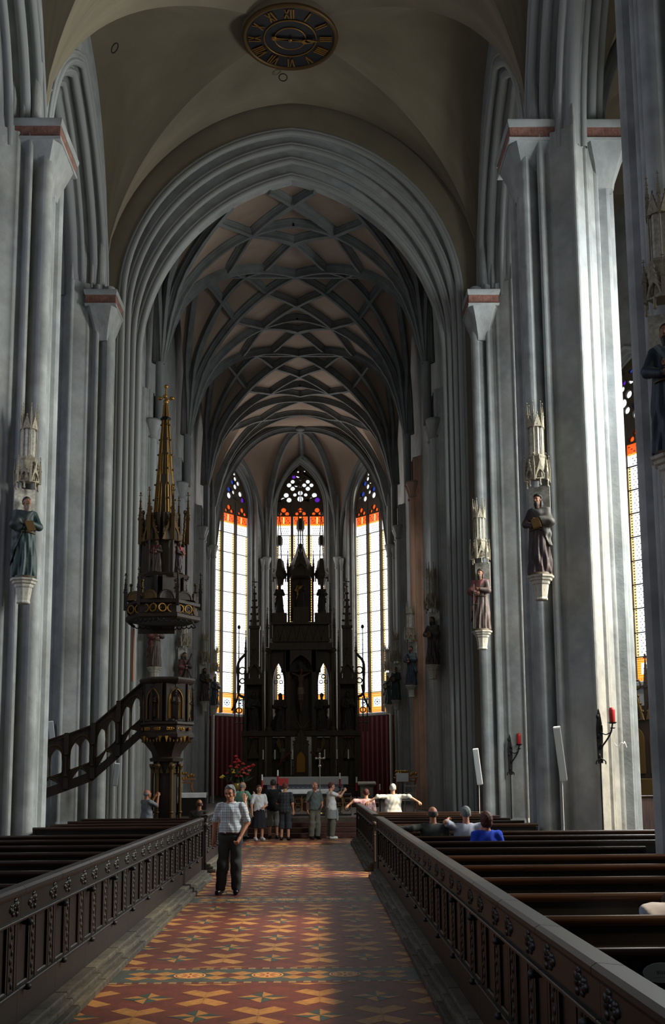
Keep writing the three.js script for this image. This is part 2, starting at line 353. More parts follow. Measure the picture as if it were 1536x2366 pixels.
// ---- chancel: cross vault with a net of ribs, half width 4.55, bays of 7.5
const CH = 4.55, CY = 13.45, CT = 20.6;
const CYE = 15.3, CB = (x) => CYE + (CT - CYE) * semi((x - XC) / CH, 0.1);
const CSH = [33.75, 41.25, 48.75, 52.8];
function CL(d) { for (let k = -1; k < 3; k++) { const a = k < 0 ? 26.25 : CSH[k], b = CSH[k + 1]; if (d >= a && d <= b) { const m = (a + b) / 2, h = (b - a) / 2; return CYE + (k === 2 ? 3.9 : CT - CYE) * semi((d - m) / h, 0.1); } } return CYE; }
const CVY = (x, d) => max(CB(x), CL(d));
const ceilC = struct('ceiling_chancel', null);
{
  const bays = [[26.25, 33.75, 31.42], [33.75, 41.25], [41.25, 48.75], [48.75, 52.8]];
  for (const [a, b, from] of bays) {
    const m = (a + b) / 2, h = (b - a) / 2, yt = a > 48 ? 3.9 : CT - CYE;
    for (const s of [-1, 1]) {
      if (!(from && s < 0)) part(ceilC, 'vault_cell', surface((u, v) => { const t = u * 2 - 1, ya = CB(XC + t * CH); let g = abs(t); if (a > 48) { let lo = 0, hi = 1; for (let i = 0; i < 30; i++) { const q = (lo + hi) / 2; if (CYE + yt * semi(q, 0.1) > ya) lo = q; else hi = q; } g = ya > CYE + yt ? 0 : lo; } if (from) g = max(g, (from - m) / h); const e = lerp(g, 1, v); return W3(XC + t * CH, ya, m + s * e * h); }, 60, 12, 8, 3), M.plasterCell);
      part(ceilC, 'vault_cell', surface((u, v) => { let t = u * 2 - 1; if (from) t = lerp((from - m) / h, 1, u); const yl = CYE + yt * semi(t, 0.1); let g; { let lo = 0, hi = 1; for (let i = 0; i < 30; i++) { const q = (lo + hi) / 2; if (CB(XC + q * CH) > yl) lo = q; else hi = q; } g = lo; } const e = lerp(g, 1, v); return W3(XC + s * e * CH, yl, m + t * h); }, 50, 12, 6, 3), M.plasterCell);
    }
  }
  const SEC = [[-0.14, 0.1], [-0.14, -0.04], [-0.1, -0.07], [-0.09, -0.12], [-0.055, -0.15], [-0.055, -0.26], [0.055, -0.26], [0.055, -0.15], [0.09, -0.12], [0.1, -0.07], [0.14, -0.04], [0.14, 0.1]];
  const rib = (plan, n = 14, off = 0) => {
    const pts = [];
    for (let i = 0; i < plan.length - 1; i++) for (let j = i ? 1 : 0; j <= n; j++) { const x = lerp(plan[i][0], plan[i + 1][0], j / n), d = lerp(plan[i][1], plan[i + 1][1], j / n); if (d > 31.45) pts.push(W3(x, CVY(x, d) + off, d)); }
    if (pts.length < 4) return;
    const sm = pts.map((p, i) => i && i < pts.length - 1 ? p.clone().multiplyScalar(0.5).addScaledVector(pts[i - 1], 0.25).addScaledVector(pts[i + 1], 0.25) : p);
    let nn = sm.map((p) => { const e = 0.25, x = p.x, d = -p.z; return V(-(CVY(x + e, d) - CVY(x - e, d)) / (2 * e), 1, (CVY(x, d + e) - CVY(x, d - e)) / (2 * e)).normalize(); });
    for (let k = 0; k < 2; k++) nn = nn.map((v, i) => v.clone().add(nn[max(0, i - 1)]).add(nn[min(nn.length - 1, i + 1)]).normalize());
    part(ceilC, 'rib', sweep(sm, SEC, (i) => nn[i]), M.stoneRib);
  };
  const e = CH - 0.005;
  for (const m of [30, 37.5, 45]) for (const s of [-1, 1]) {
    const X = (x) => XC + s * x;
    for (const q of [-1, 1]) {
      const S = m + q * 3.75;
      rib([[X(e), S], [X(0), m]]);                                             // diagonal
      rib([[X(e), S], [X(1.86), m], [X(0), m - q * 2.55], [X(-1.5), m - q * 3.75]], 12);
      rib([[X(e), S], [X(3.6), m]], 14);
      rib([[X(3.6), m], [X(1.5), m - q * 3.75], [X(0), m - q * 5.1]], 12);
    }
    if (m > 31) { rib([[X(0), m], [X(3.6), m]], 10); rib([[X(3.6), m], [X(4.55), m - 1.2]], 6, 0.1); }
  }
  for (const s of [-1, 1]) { const X = (x) => XC + s * x; rib([[X(e), 48.75], [X(0), 50.8]]); rib([[X(e), 52.8], [X(0), 50.8]]); rib([[X(e), 52.8], [X(0), 52.8]]); rib([[X(e), 48.75], [X(1.5), 52.4], [X(0), 52.8]]); }
  for (const d of CSH.slice(0, 3)) { rib([[XC - e, d], [XC, d]]); rib([[XC + e, d], [XC, d]]); }
  for (const d of CSH.slice(0, 3)) for (const s of [-1, 1]) for (const o of [-0.16, 0, 0.16]) part(ceilC, 'rib', cyl(0.12, 0.13, CYE - CY + 0.2, 8, XC + s * (CH - 0.13), CY - 0.05, -d + o * 1.2), M.stoneRib);
  // apse: cells fan out from a boss above the high altar
  const BO = [XC - 0.06, 53.9, 20.05], PT = [[XC - 4.55, 52.8], [XC - 2.0, 55.9], [XC + 2.0, 55.9], [XC + 4.55, 52.8]];
  const facets = [[0, 1, 5.2], [1, 2, 5.75], [2, 3, 5.2], [3, 0, CT - CY]];
  const yw = (t, r) => CY + r * semi(2 * t - 1, 0.5), gq = (t) => sqrt(max(0, 1 - (1 - t) ** 2.2));
  for (const [i, j, r] of facets) part(ceilC, 'vault_cell', surface((u, v) => { const x = lerp(PT[i][0], PT[j][0], u), d = lerp(PT[i][1], PT[j][1], u), y0 = i === 3 ? CB(x) : yw(u, r); return W3(lerp(x, BO[0], v), y0 + (BO[2] - y0) * gq(v), lerp(d, BO[1], v)); }, 24, 18, 4, 4), M.plasterCell);
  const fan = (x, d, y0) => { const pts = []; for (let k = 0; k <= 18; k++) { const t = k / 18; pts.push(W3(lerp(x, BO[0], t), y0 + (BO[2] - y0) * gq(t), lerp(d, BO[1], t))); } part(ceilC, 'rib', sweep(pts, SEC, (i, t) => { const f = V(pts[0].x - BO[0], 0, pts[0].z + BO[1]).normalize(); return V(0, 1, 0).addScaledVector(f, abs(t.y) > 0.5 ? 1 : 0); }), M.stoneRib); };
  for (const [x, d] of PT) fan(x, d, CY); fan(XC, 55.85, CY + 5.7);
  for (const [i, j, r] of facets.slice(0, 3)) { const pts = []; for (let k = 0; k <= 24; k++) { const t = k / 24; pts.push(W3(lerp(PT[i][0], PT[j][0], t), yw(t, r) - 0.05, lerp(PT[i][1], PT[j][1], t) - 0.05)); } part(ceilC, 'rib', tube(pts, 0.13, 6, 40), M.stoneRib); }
  part(ceilC, 'boss', ball(0.3, BO[0], BO[2] - 0.1, -BO[1], 1, 0.5, 1), M.stoneRib);
  part(ceilC, 'roof', box(13, 0.3, 28, 0, 22.6, -45.5), M.plasterCell);
}
// ---- chancel side walls with shafts
const shaftGeo = (x, d, y1, r, material, parent, off = 0) => {
  part(parent, 'shaft', [cyl(r, r, y1 - 1.2, 12, x, 0.6, -d)], material);
  part(parent, 'capital', lathe([[r * 1.02, 0], [r * 1.45, 0.06], [r * 1.1, 0.12], [r * 1.25, 0.3], [r * 1.9, 0.52], [r * 2.0, 0.56], [r * 2.0, 0.66], [0, 0.66]], 12, x, y1 - 0.66, -d), material);
};
for (const s of [-1, 1]) {
  const w = wallWithOpenings(s < 0 ? 'wall_chancel_left' : 'wall_chancel_right', 21.3, 22, 0.6, s > 0 ? [[36.2 - 42.3, 1.05, 6, 13, 1.7]] : [], (g) => { g.rotateY(PI / 2); g.translate(XC + s * 5.2 - 0.3, 0, -42.3); });
  for (const d of [33.75, 41.25, 48.75]) {
    const m = s > 0 && d === 41.25 ? M.ochre : M.stone;
    part(w, 'pilaster', prism(pierPlan([[-s * 0.1, 0.3, 0.13], [-s * 0.1, -0.3, 0.13], [-s * 0.12, 0, 0.1], [s * 0.1, 0.5, 0.14], [s * 0.1, -0.5, 0.14]], [0.14, 0.5, 3]), [[0.6, 1], [CY + 1, 1]], XC + s * 4.82, -d, true, 0.5), m);
    shaftGeo(XC + s * 4.6, d - 0.28, CY, 0.14, m, w); shaftGeo(XC + s * 4.6, d + 0.28, CY, 0.14, m, w); 
  }
}
[36.2].forEach((d, i) => { const w = struct('window_' + (9 + i), null); w.position.set(5.2, 6, -d); w.rotation.y = -PI / 2; const g = new THREE.ShapeGeometry(new THREE.Shape(lancet(1.05, 0, 7, 1.7, 10).map(([x, y]) => new THREE.Vector2(x, y)))); part(w, 'pane', g, new THREE.MeshStandardMaterial({ color: 0x333333, emissive: 0xf4f8ff, emissiveIntensity: 1.5 })); part(w, 'mullion', box(0.12, 8, 0.15, 0, 4, 0), M.stone); });
// ---- apse walls and the three stained-glass windows
function glassTex(kind) {
  const W = 160, H = kind === 'field' ? 256 : 256, c = document.createElement('canvas'); c.width = W; c.height = H; const g = c.getContext('2d');
  const dots = (y0, y1) => { g.fillStyle = '#1a2c4a'; for (let y = y0; y < y1; y += 32) for (let x = 34; x < W - 20; x += 23) { g.beginPath(); g.arc(x + ((y / 32 | 0) % 2 ? 11 : 0), y + 16, 5, 0, 7); g.fill(); } };
  if (kind === 'field') {
    g.fillStyle = '#ffffff'; g.fillRect(0, 0, W, H); dots(0, H);
    for (const x of [0, W - 18]) { g.fillStyle = '#ffd78c'; g.fillRect(x, 0, 18, H); for (let y = 0; y < H; y += 32) { g.fillStyle = '#141a10'; g.fillRect(x + 3, y + 4, 12, 13); g.fillStyle = '#b8560f'; g.fillRect(x + 5, y + 20, 8, 8); } }
  } else if (kind === 'foot') {
    g.fillStyle = '#f08a1c'; g.fillRect(0, 0, W, H); g.fillStyle = '#ffc65a'; for (let y = 0; y < H; y += 26) g.fillRect(0, y, W, 6);
    g.fillStyle = '#b8531a'; for (let k = 0; k < 10; k++) { g.fillRect(k * 16 + 3, 8, 7, 12); g.fillRect(k * 16 + 3, H - 22, 7, 12); }
    g.fillStyle = '#fff6e2'; g.fillRect(24, 62, W - 48, 122); g.fillStyle = '#3d6f9e'; 
    for (let k = 0; k < 8; k++) { g.beginPath(); g.arc(W / 2 + 34 * cos(k * PI / 4), 123 + 34 * sin(k * PI / 4), 9, 0, 7); g.fill(); } g.fillStyle = '#1c2740'; g.beginPath(); g.arc(W / 2, 123, 12, 0, 7); g.fill();
  } else {
    g.fillStyle = '#ffffff'; g.fillRect(0, 0, W, H); dots(150, H); g.fillStyle = '#d9531a'; g.fillRect(0, 0, W, 120); g.fillStyle = '#f59a2a'; for (let k = 0; k < 6; k++) { g.beginPath(); g.arc(14 + k * 27, 118, 13, 0, 7); g.fill(); }
    g.fillStyle = '#6a1f14'; for (let k = 0; k < 9; k++) { g.beginPath(); g.arc(12 + k * 17, 30 + (k % 3) * 28, 7, 0, 7); g.fill(); }
    g.fillStyle = '#ffd27a'; g.fillRect(W / 2 - 8, 10, 16, 90);
  }
  const t = new THREE.CanvasTexture(c); t.colorSpace = THREE.SRGBColorSpace; return t;
}
const GL = {};
for (const k of ['field', 'foot', 'head']) { const t = glassTex(k); GL[k] = new THREE.MeshStandardMaterial({ color: 0x222222, emissive: 0xffffff, emissiveMap: t, emissiveIntensity: k === 'field' ? 2.6 : 1.6, roughness: 0.25 }); }
const glow = (c, i = 1.25) => new THREE.MeshStandardMaterial({ color: 0x222222, emissive: c, emissiveIntensity: i, roughness: 0.25 });
GL.white = glow(0xf2f7ff); GL.purple = glow(0x5a1fa8, 1.2); GL.orange = glow(0xd4521a, 1.5); GL.blue = glow(0x24409c, 1.2); GL.amber = glow(0xf1a43a, 1.8);
// a traceried window of three lights in local axes: sill at y = 0, glass in the plane z = 0
function tracery(win, hw, hSpring, rise, opts = {}) {
  const lights = 3, mw = 0.13, lw = (2 * hw - 2 * mw) / lights, headY = hSpring - 0.4;
  for (let k = 0; k < 2; k++) part(win, 'mullion', box(mw, headY + 0.7, 0.2, -hw + (k + 1) * lw + (k + 0.5) * mw, (headY + 0.7) / 2, 0.02, 0.03), M.altarWood);
  const rows = opts.rows ?? 10, ph = (headY - 0.0) / rows;
  const paneGeo = new THREE.PlaneGeometry(lw - 0.02, ph - 0.03); const barGeo = box(lw, 0.035, 0.05);
  const xs = [0, 1, 2].map((k) => -hw + lw / 2 + k * (lw + mw));
  for (const x of xs) for (let r = 0; r < rows; r++) {
    share(win, 'pane', paneGeo, GL[r === 0 ? 'foot' : r === rows - 1 ? 'head' : 'field'], x, (r + 0.5) * ph, 0);
    share(win, 'saddle_bar', barGeo, M.lead, x, (r + 1) * ph, 0.02);
  }
  // head plate with pierced foils
  const hy = headY, foils = [];
  const quat = (cx, cy, r, n, a0 = 0) => { for (let k = 0; k < n; k++) foils.push([cx + r * 1.05 * cos(a0 + k / n * 2 * PI), cy + r * 1.05 * sin(a0 + k / n * 2 * PI), r * 0.82]); };
  for (const x of xs) foils.push([x, hy + 0.32, lw * 0.27], [x - lw * 0.24, hy + 0.12, lw * 0.16], [x + lw * 0.24, hy + 0.12, lw * 0.16]);
  const S = hw / 1.32;
  quat(-0.78 * S, hy + 0.98, 0.17 * S, 3, PI / 2); quat(0.78 * S, hy + 0.98, 0.17 * S, 3, PI / 2);
  quat(-0.42 * S, hy + 1.72, 0.19 * S, 4); quat(0.42 * S, hy + 1.72, 0.19 * S, 4);
  foils.push([0, hy + 1.72, 0.1 * S], [0, hy + 0.95, 0.17 * S], [0, hy + 1.28, 0.14 * S], [-0.3 * S, hy + 1.18, 0.1 * S], [0.3 * S, hy + 1.18, 0.1 * S]);
  quat(0, hy + 2.35, 0.16 * S, 4, PI / 4); foils.push([-0.36 * S, hy + 2.18, 0.1 * S], [0.36 * S, hy + 2.18, 0.1 * S], [-0.24 * S, hy + 2.5, 0.07 * S], [0.24 * S, hy + 2.5, 0.07 * S]);
  // keep foils that fit under the arch and do not overlap
  const arch = (x) => { const R = (hw * hw + rise * rise) / (2 * hw), c = hw - R; return hSpring + sqrt(max(0, R * R - (abs(x) - c) ** 2)); };
  const ok = []; for (const f of foils) { if (abs(f[0]) + f[2] > hw - 0.03 || f[1] + f[2] > arch(abs(f[0]) + f[2] * 0.7) - 0.06) continue; if (ok.every((q) => Math.hypot(q[0] - f[0], q[1] - f[1]) > (q[2] + f[2]) * 0.98 || true)) ok.push(f); }
  // shrink overlaps so that holes stay apart
  for (let i = 0; i < ok.length; i++) for (let j = 0; j < i; j++) { const dd = Math.hypot(ok[i][0] - ok[j][0], ok[i][1] - ok[j][1]), s = ok[i][2] + ok[j][2]; if (dd < s + 0.03) { const k = max(0.3, (dd - 0.03) / s); ok[i][2] *= k; ok[j][2] *= k; } }
  const outline = [[-hw, hy], [hw, hy], ...pointed(hw, hSpring, rise, 14)];
  part(win, 'tracery', (() => { const g = slab(outline, ok.map(([x, y, r]) => ring(x, y, r, 12).reverse()), 0.16, 0.02); g.translate(0, 0, -0.06); return g; })(), M.altarWood);
  ok.forEach(([x, y, r], i) => { const g = new THREE.CircleGeometry(r * 1.04, 12); share(win, 'pane', g, y < hy + 0.5 ? GL.orange : i % 9 === 5 ? GL.purple : opts.tint && i % 4 === 1 ? GL.blue : GL.white, x, y, -0.01); });
}
function facetWall(name, wn, P, Q, hw, c, y0, ys, rise, tint) {
  const dx = Q[0] - P[0], dz = -(Q[1] - P[1]), len = Math.hypot(dx, dz), a = Math.atan2(-dz, dx), mx = (P[0] + Q[0]) / 2, mz = -(P[1] + Q[1]) / 2, o = len / 2 + 0.35;
  const g = slab([[-o, 0], [o, 0], [o, 21.5], [-o, 21.5]], [lancet(hw + 0.16, y0 - 0.1, ys, rise + 0.1, 14, c).reverse()], 0.75); g.translate(0, 0, -0.75);
  g.rotateY(a); g.translate(mx, 0, mz); const w = struct(name, g, M.stone);
  const holder = (grp) => { grp.position.set(mx, 0, mz); grp.rotation.y = a; };
  const fr = new THREE.Group();
  for (const [gr, r, zz] of [[0.22, 0.07, 0.02], [0.1, 0.06, -0.2], [0.02, 0.06, -0.4]]) { const t = tube([[c + hw + gr, y0 - 0.3, zz], [c + hw + gr, (y0 + ys) / 2, zz], ...pointed(hw + gr, ys, rise + gr, 12, c).map(([x, y]) => [x, y, zz]), [c - hw - gr, (y0 + ys) / 2, zz], [c - hw - gr, y0 - 0.3, zz]], r, 7, 90); t.rotateY(a); t.translate(mx, 0, mz); part(w, 'jamb_moulding', t, M.stone); }
  const sl = box(2 * hw + 0.7, 0.16, 0.9, c, y0 - 0.14, -0.3, 0.03); sl.rotateY(a); sl.translate(mx, 0, mz); part(w, 'sill', sl, M.stone);
  const win = struct(wn, null); win.userData.label = tint; holder(win); const inner = win; inner.position.add(V(c, y0, -0.5).applyAxisAngle(V(0, 1, 0), a));
  tracery(inner, hw, ys - y0, rise, { tint: wn !== 'window_2' });
  return w;
}
facetWall('wall_apse_left', 'window_1', [XC - 4.62, 52.8], [XC - 2.02, 55.9], 1.42, -0.26, 5.1, 16.0, 2.3, 'tall stained glass window left of the high altar');
facetWall('wall_apse_back', 'window_2', [XC - 2.06, 55.9], [XC + 2.06, 55.9], 1.3, -0.1, 5.1, 16.3, 2.5, 'tall stained glass window behind the high altar');
facetWall('wall_apse_right', 'window_3', [XC + 2.02, 55.9], [XC + 4.62, 52.8], 1.42, 0.22, 5.1, 16.0, 2.3, 'tall stained glass window right of the high altar');
{
  const w = struct('trim_apse', null);
  for (const [x, d] of [[-4.5, 52.6], [-1.95, 55.6], [1.83, 55.6], [4.38, 52.6]]) { shaftGeo(x, d, CY, 0.12, M.stone, w); shaftGeo(x + (x < 0 ? -0.2 : 0.2), d - 0.12, CY - 0.1, 0.07, M.stone, w); part(w, 'shaft', cyl(0.1, 0.1, 3.5, 8, x, CY - 0.1, -d - 0.1), M.stone); }
}
{ const w = struct('window_14', null); w.position.set(0, 16.5, 7.86); w.rotation.y = PI; part(w, 'pane', new THREE.CircleGeometry(1.7, 32), GL.white); part(w, 'added_rose_tracery', [new THREE.TorusGeometry(1.7, 0.12, 8, 40), new THREE.TorusGeometry(0.6, 0.07, 6, 24), ...Array.from({ length: 8 }, (_, k) => rod([0.6 * cos(k * PI / 4), 0.6 * sin(k * PI / 4), 0.02], [1.7 * cos(k * PI / 4), 1.7 * sin(k * PI / 4), 0.02], 0.06))], M.stone); }  // made-up glowing rose disc, added to go with the west fill light
// the end of the right-hand aisle with its own window
struct('wall_east_right', [box(3.4, 24.7, 0.6, 7.9, 12.3, -36.9)], M.stone);
facetWall('wall_aisle_apse', 'window_4', [9.3, 36.8], [12.9, 31.6], 1.7, 0.1, 4.9, 13.4, 2.6, 'stained glass window at the end of the right aisle');
// glazing of the aisle windows that light the nave
const clear = new THREE.MeshPhysicalMaterial({ color: 0xfff4e0, transmission: 1, thickness: 0, roughness: 0, ior: 1.5 });
[1.3, 9.75, 18.65].forEach((d, i) => { const w = struct('window_' + (11 + i), null); w.position.set(-12.95, 4.4, -d); w.rotation.y = PI / 2; part(w, 'pane', new THREE.ShapeGeometry(new THREE.Shape(lancet(1.6, 0, 8.6, 2.4, 10).map(([x, y]) => new THREE.Vector2(x, y)))), clear); for (const x of [-0.55, 0.55]) part(w, 'mullion', box(0.14, 9.6, 0.2, x, 4.8, 0), M.stone); });
AW.forEach((d, i) => { const w = struct('window_' + (5 + i), null); w.position.set(12.9, 4.4, -d); w.rotation.y = -PI / 2; const g = new THREE.ShapeGeometry(new THREE.Shape(lancet(1.9, 0, 8.6, 2.6, 10).map(([x, y]) => new THREE.Vector2(x, y)))); part(w, 'pane', g, clear); for (const x of [-0.64, 0.64]) part(w, 'mullion', box(0.14, 9.6, 0.2, x, 4.8, 0), M.stone); });
// ================================================================ TILED GANGWAY
{
  const fl = struct('floor', null);
  const tileMat = (c) => mat(c, { map: grainMap, r: 0.6 });
  const TY = tileMat(0xc08a48), TR = tileMat(0x743629), TT = tileMat(0x3d524e), TG = tileMat(0xa98b62);
  const PIT = 0.502, ROW = 0.723, X0 = -0.88, xs = [-0.88 - PIT, -0.88, -0.38, 0.122, 0.624, 1.126, 1.628], x1 = -1.36, x2 = 1.6;
  const bed = part(fl, 'tile_bed', box(x2 - x1 + 0.3, 0.12, 35, (x1 + x2) / 2 + 0.02, -0.06, -16.4), TR, 'brick red clay tiles between the patterns');
  const tri = (pts, y = 0.0016) => {   // thin flat tile with an edge
    const n = pts.length, pos = [], idx = [];
    for (const h of [y, -0.01]) for (const [x, d] of pts) pos.push(x, h, -d);
    for (let i = 1; i < n - 1; i++) idx.push(0, i, i + 1);
    for (let i = 0; i < n; i++) { const j = (i + 1) % n; idx.push(i, n + i, j, j, n + i, n + j); }
    const g = new THREE.BufferGeometry(); g.setAttribute('position', new THREE.Float32BufferAttribute(pos, 3)); g.setIndex(idx); const h = g.toNonIndexed(); h.computeVertexNormals(); return boxUV(h);
  };
  const s = 0.985, t = 0.232, sc = (pts) => { const cx = pts.reduce((a, p) => a + p[0], 0) / pts.length, cy = pts.reduce((a, p) => a + p[1], 0) / pts.length; return pts.map(([a, b]) => [cx + (a - cx) * s, cy + (b - cy) * s]); };
  const q = 0.098;
  const starTips = [[0, t], [-q, q], [-t, 0], [-q, -q], [0, -t], [q, -q], [t, 0], [q, q]];
  const starG = starTips.map((p, i) => tri(sc([[0, 0], p, starTips[(i + 1) % 8]].map(([a, b]) => [a, b]).reverse().reverse())));
  const xarm = (a, b) => { const p = [[0, 0], [a * 0.232, b * 0.228], [a * 0.12, b * 0.346], [0, b * 0.228]]; return tri(sc(a * b > 0 ? p : p.slice().reverse())); };
  const armG = [[1, 1], [-1, 1], [1, -1], [-1, -1]].map(([a, b]) => xarm(a, b));
  // counts: nearest pieces are meshes of their own, the far ones one merged piece
  let pieces = 0; const farG = [], farC = [];
  const put = (g, m, x, d, name) => {
    if (x < x1 - 0.05 || x > x2 + 0.05) { /* cut by the kerb */ }
    if (d > 8.3 && pieces < 292 && d < 17.5) { const o = share(fl, name, g, m, x, 0, -d); pieces++; }
    else { const h = g.clone(); h.translate(x, 0, -d); const c = m.color, a = new Float32Array(h.attributes.position.count * 3); for (let i = 0; i < a.length; i += 3) { a[i] = c.r; a[i + 1] = c.g; a[i + 2] = c.b; } h.setAttribute('color', new THREE.BufferAttribute(a, 3)); farG.push(h); }
  };
  const borders = [4.33, 10.68, 16.99, 23.3, 29.6];
  const dia = (w, h) => tri([[0, h], [-w, 0], [0, -h], [w, 0]]);
  const dY = dia(0.118, 0.105), dR = dia(0.118, 0.105), sq = tri([[-0.035, -0.04], [0.035, -0.04], [0.035, 0.04], [-0.035, 0.04]], 0.002);
  const roseT = (() => { const c = document.createElement('canvas'); c.width = c.height = 128; const g = c.getContext('2d'); g.fillStyle = '#c99a58'; g.fillRect(0, 0, 128, 128); g.strokeStyle = '#6e2d1c'; g.lineWidth = 6; g.beginPath(); g.arc(64, 64, 54, 0, 7); g.stroke(); g.fillStyle = '#8a3a22'; for (let k = 0; k < 8; k++) { g.save(); g.translate(64, 64); g.rotate(k * PI / 4); g.beginPath(); g.ellipse(28, 0, 17, 6, 0, 0, 7); g.fill(); g.restore(); } const t = new THREE.CanvasTexture(c); t.colorSpace = THREE.SRGBColorSpace; return t; })();
  const roseM = mat(0xffffff, { map: roseT, r: 0.6 }), roseG = (() => { const g = new THREE.CylinderGeometry(0.155, 0.155, 0.006, 20); return g; })();
  const edge = tri([[-0.16, 0], [0.16, 0], [0, 0.075]]), edge2 = tri([[-0.16, 0], [0, -0.075], [0.16, 0]]);
  // rows by distance from the camera, so that the biggest pieces come first
  const rows = [];
  borders.forEach((b, bi) => { for (let k = 0; k < 7; k++) rows.push({ d: b + 0.97 + k * ROW, star: (k % 2 === 0) }); rows.push({ d: b, border: true }); });
  rows.sort((a, b) => a.d - b.d);
  for (const r of rows) {
    if (r.d < 8 && r.d > 0) { if (r.d < 5) continue; }
    if (r.border) {
      part(fl, 'border_band', box(x2 - x1, 0.012, 0.66, (x1 + x2) / 2, -0.0052, -r.d), tileMat(0x4c5450), 'grey green border band');
      for (const e of [-0.36, 0.36]) for (let x = x1 + 0.05; x < x2; x += 0.14) { const h = sq.clone(); farG.push(paint(h.translate(x, 0, -r.d - e), TG)); }
      for (let x = 0.122 - 1.506; x < x2; x += 0.753) if (x > x1 + 0.1) share(fl, 'rosette_tile', roseG, roseM, x, 0.0, -r.d);
      for (let x = 0.122 - 1.506 + 0.2525; x < x2 - 0.1; x += 0.753) for (const o of [0, 0.248]) if (x + o > x1 + 0.1 && x + o < x2 - 0.1) { put(dY, TY, x + o, r.d + 0.11, 'diamond_tile'); put(dY, TY, x + o, r.d - 0.11, 'diamond_tile'); if (!o) put(dR, TR, x + 0.124, r.d, 'diamond_tile'); }
      for (const x of xs) if (abs(xs.indexOf(x) % 2) === 0) for (const o of [-0.13, 0.13]) { farG.push(paint(edge.clone().translate(x + o, 0, -r.d - 0.43), TY)); farG.push(paint(edge2.clone().translate(x + o, 0, -r.d + 0.43), TY)); }
    } else xs.forEach((x, i) => {
      const star = (i % 2 === 1) === r.star, clipL = x < x1, clipR = x > x2;
      if (star) { starG.forEach((g, k) => { if (clipL && [2, 1, 3].includes(k) === false && k > 3 === false) return; if (clipR && !(k >= 1 && k <= 4)) return; put(g, k % 2 ? TY : TT, x, r.d, 'star_tile'); }); }
      else armG.forEach((g, k) => { const right = k % 2 === 0; if ((clipL && !right) || (clipR && right)) return; put(g, TY, x, r.d, 'arm_tile'); });
    });
  }
  function paint(h, m) { const c = m.color, a = new Float32Array(h.attributes.position.count * 3); for (let i = 0; i < a.length; i += 3) { a[i] = c.r; a[i + 1] = c.g; a[i + 2] = c.b; } h.setAttribute('color', new THREE.BufferAttribute(a, 3)); return h; }
  const far = part(fl, 'small_and_far_tiles', farG, new THREE.MeshStandardMaterial({ vertexColors: true, map: grainMap, roughness: 0.6 })); far.userData.kind = 'stuff';
}

// ================================================================ PEWS AND THEIR AISLE FRONTS
const ORD = ['first', 'second', 'third', 'fourth', 'fifth', 'sixth', 'seventh', 'eighth', 'ninth', 'tenth', 'eleventh', 'twelfth', 'thirteenth', 'fourteenth', 'fifteenth', 'sixteenth'];
const PEW = {};
function pewGeo(len) {   // local: runs along +x from 0, back plane at z = 0, seat towards -z
  const k = len.toFixed(2); if (PEW[k]) return PEW[k];
  const c = len / 2, b = box(len, 0.72, 0.04, c, 0.48, 0); 
  const rail = new THREE.Shape(); rail.moveTo(-0.04, -0.022); rail.lineTo(0.04, -0.022); rail.lineTo(0.052, 0.0); rail.quadraticCurveTo(0.056, 0.035, 0.02, 0.045); rail.lineTo(-0.03, 0.045); rail.quadraticCurveTo(-0.055, 0.03, -0.04, -0.022);
  const rg = new THREE.ExtrudeGeometry(rail, { depth: len, bevelEnabled: false, curveSegments: 5 }); rg.rotateY(PI / 2); rg.translate(0, 0.857, 0);
  const shelf = box(len, 0.03, 0.2, c, 0.68, 0.12); 
  return PEW[k] = { back: b, rail: flat([rg]), seat: box(len, 0.045, 0.42, c, 0.4, -0.24, 0.01), shelf, kneeler: box(len, 0.05, 0.2, c, 0.2, 0.5, 0.01), ends: box(0.05, 0.84, 0.5, 0, 0.42, -0.2, 0.01) };
}
function pew(x0, x1, d, label) {
  const len = abs(x1 - x0), g = pewGeo(len), t = thing('pew', label, 'pew', [min(x0, x1), 0, -d], 0, 'church pews in rows');
  share(t, 'backrest', g.back, M.pewWood); share(t, 'top_rail', g.rail, M.railWood); share(t, 'seat', g.seat, M.pewWood); share(t, 'book_shelf', g.shelf, M.pewWood); share(t, 'kneeler', g.kneeler, M.pewWood);
  share(t, 'end_panel', g.ends, M.pewWood, len - 0.03, 0, 0); share(t, 'end_panel', g.ends, M.pewWood, 0.03, 0, 0);
  return t;
}
const nearPier = (d, half) => BAYS.some((b) => d > b - half && d < b + half);
const PITCH = 1.13, ROWS = 1.44;
for (const [side, from, n, block] of [[1, 4.96, 11, 'near'], [1, 22.3, 6, 'far'], [-1, 6.2, 10, 'near'], [-1, 22.2, 4, 'far']])
  for (let k = 0; k < n; k++) {
    const d = from + k * ROWS, x0 = side > 0 ? 1.93 : -1.8, x1 = side * (nearPier(d, 1.75) ? 5.2 : side > 0 && d < 22 ? 8.4 : 5.15);
    pew(x0, x1, d, `dark wooden pew in the ${block} block ${side > 0 ? 'right' : 'left'} of the gangway, ${ORD[k]} row from the camera`);
  }
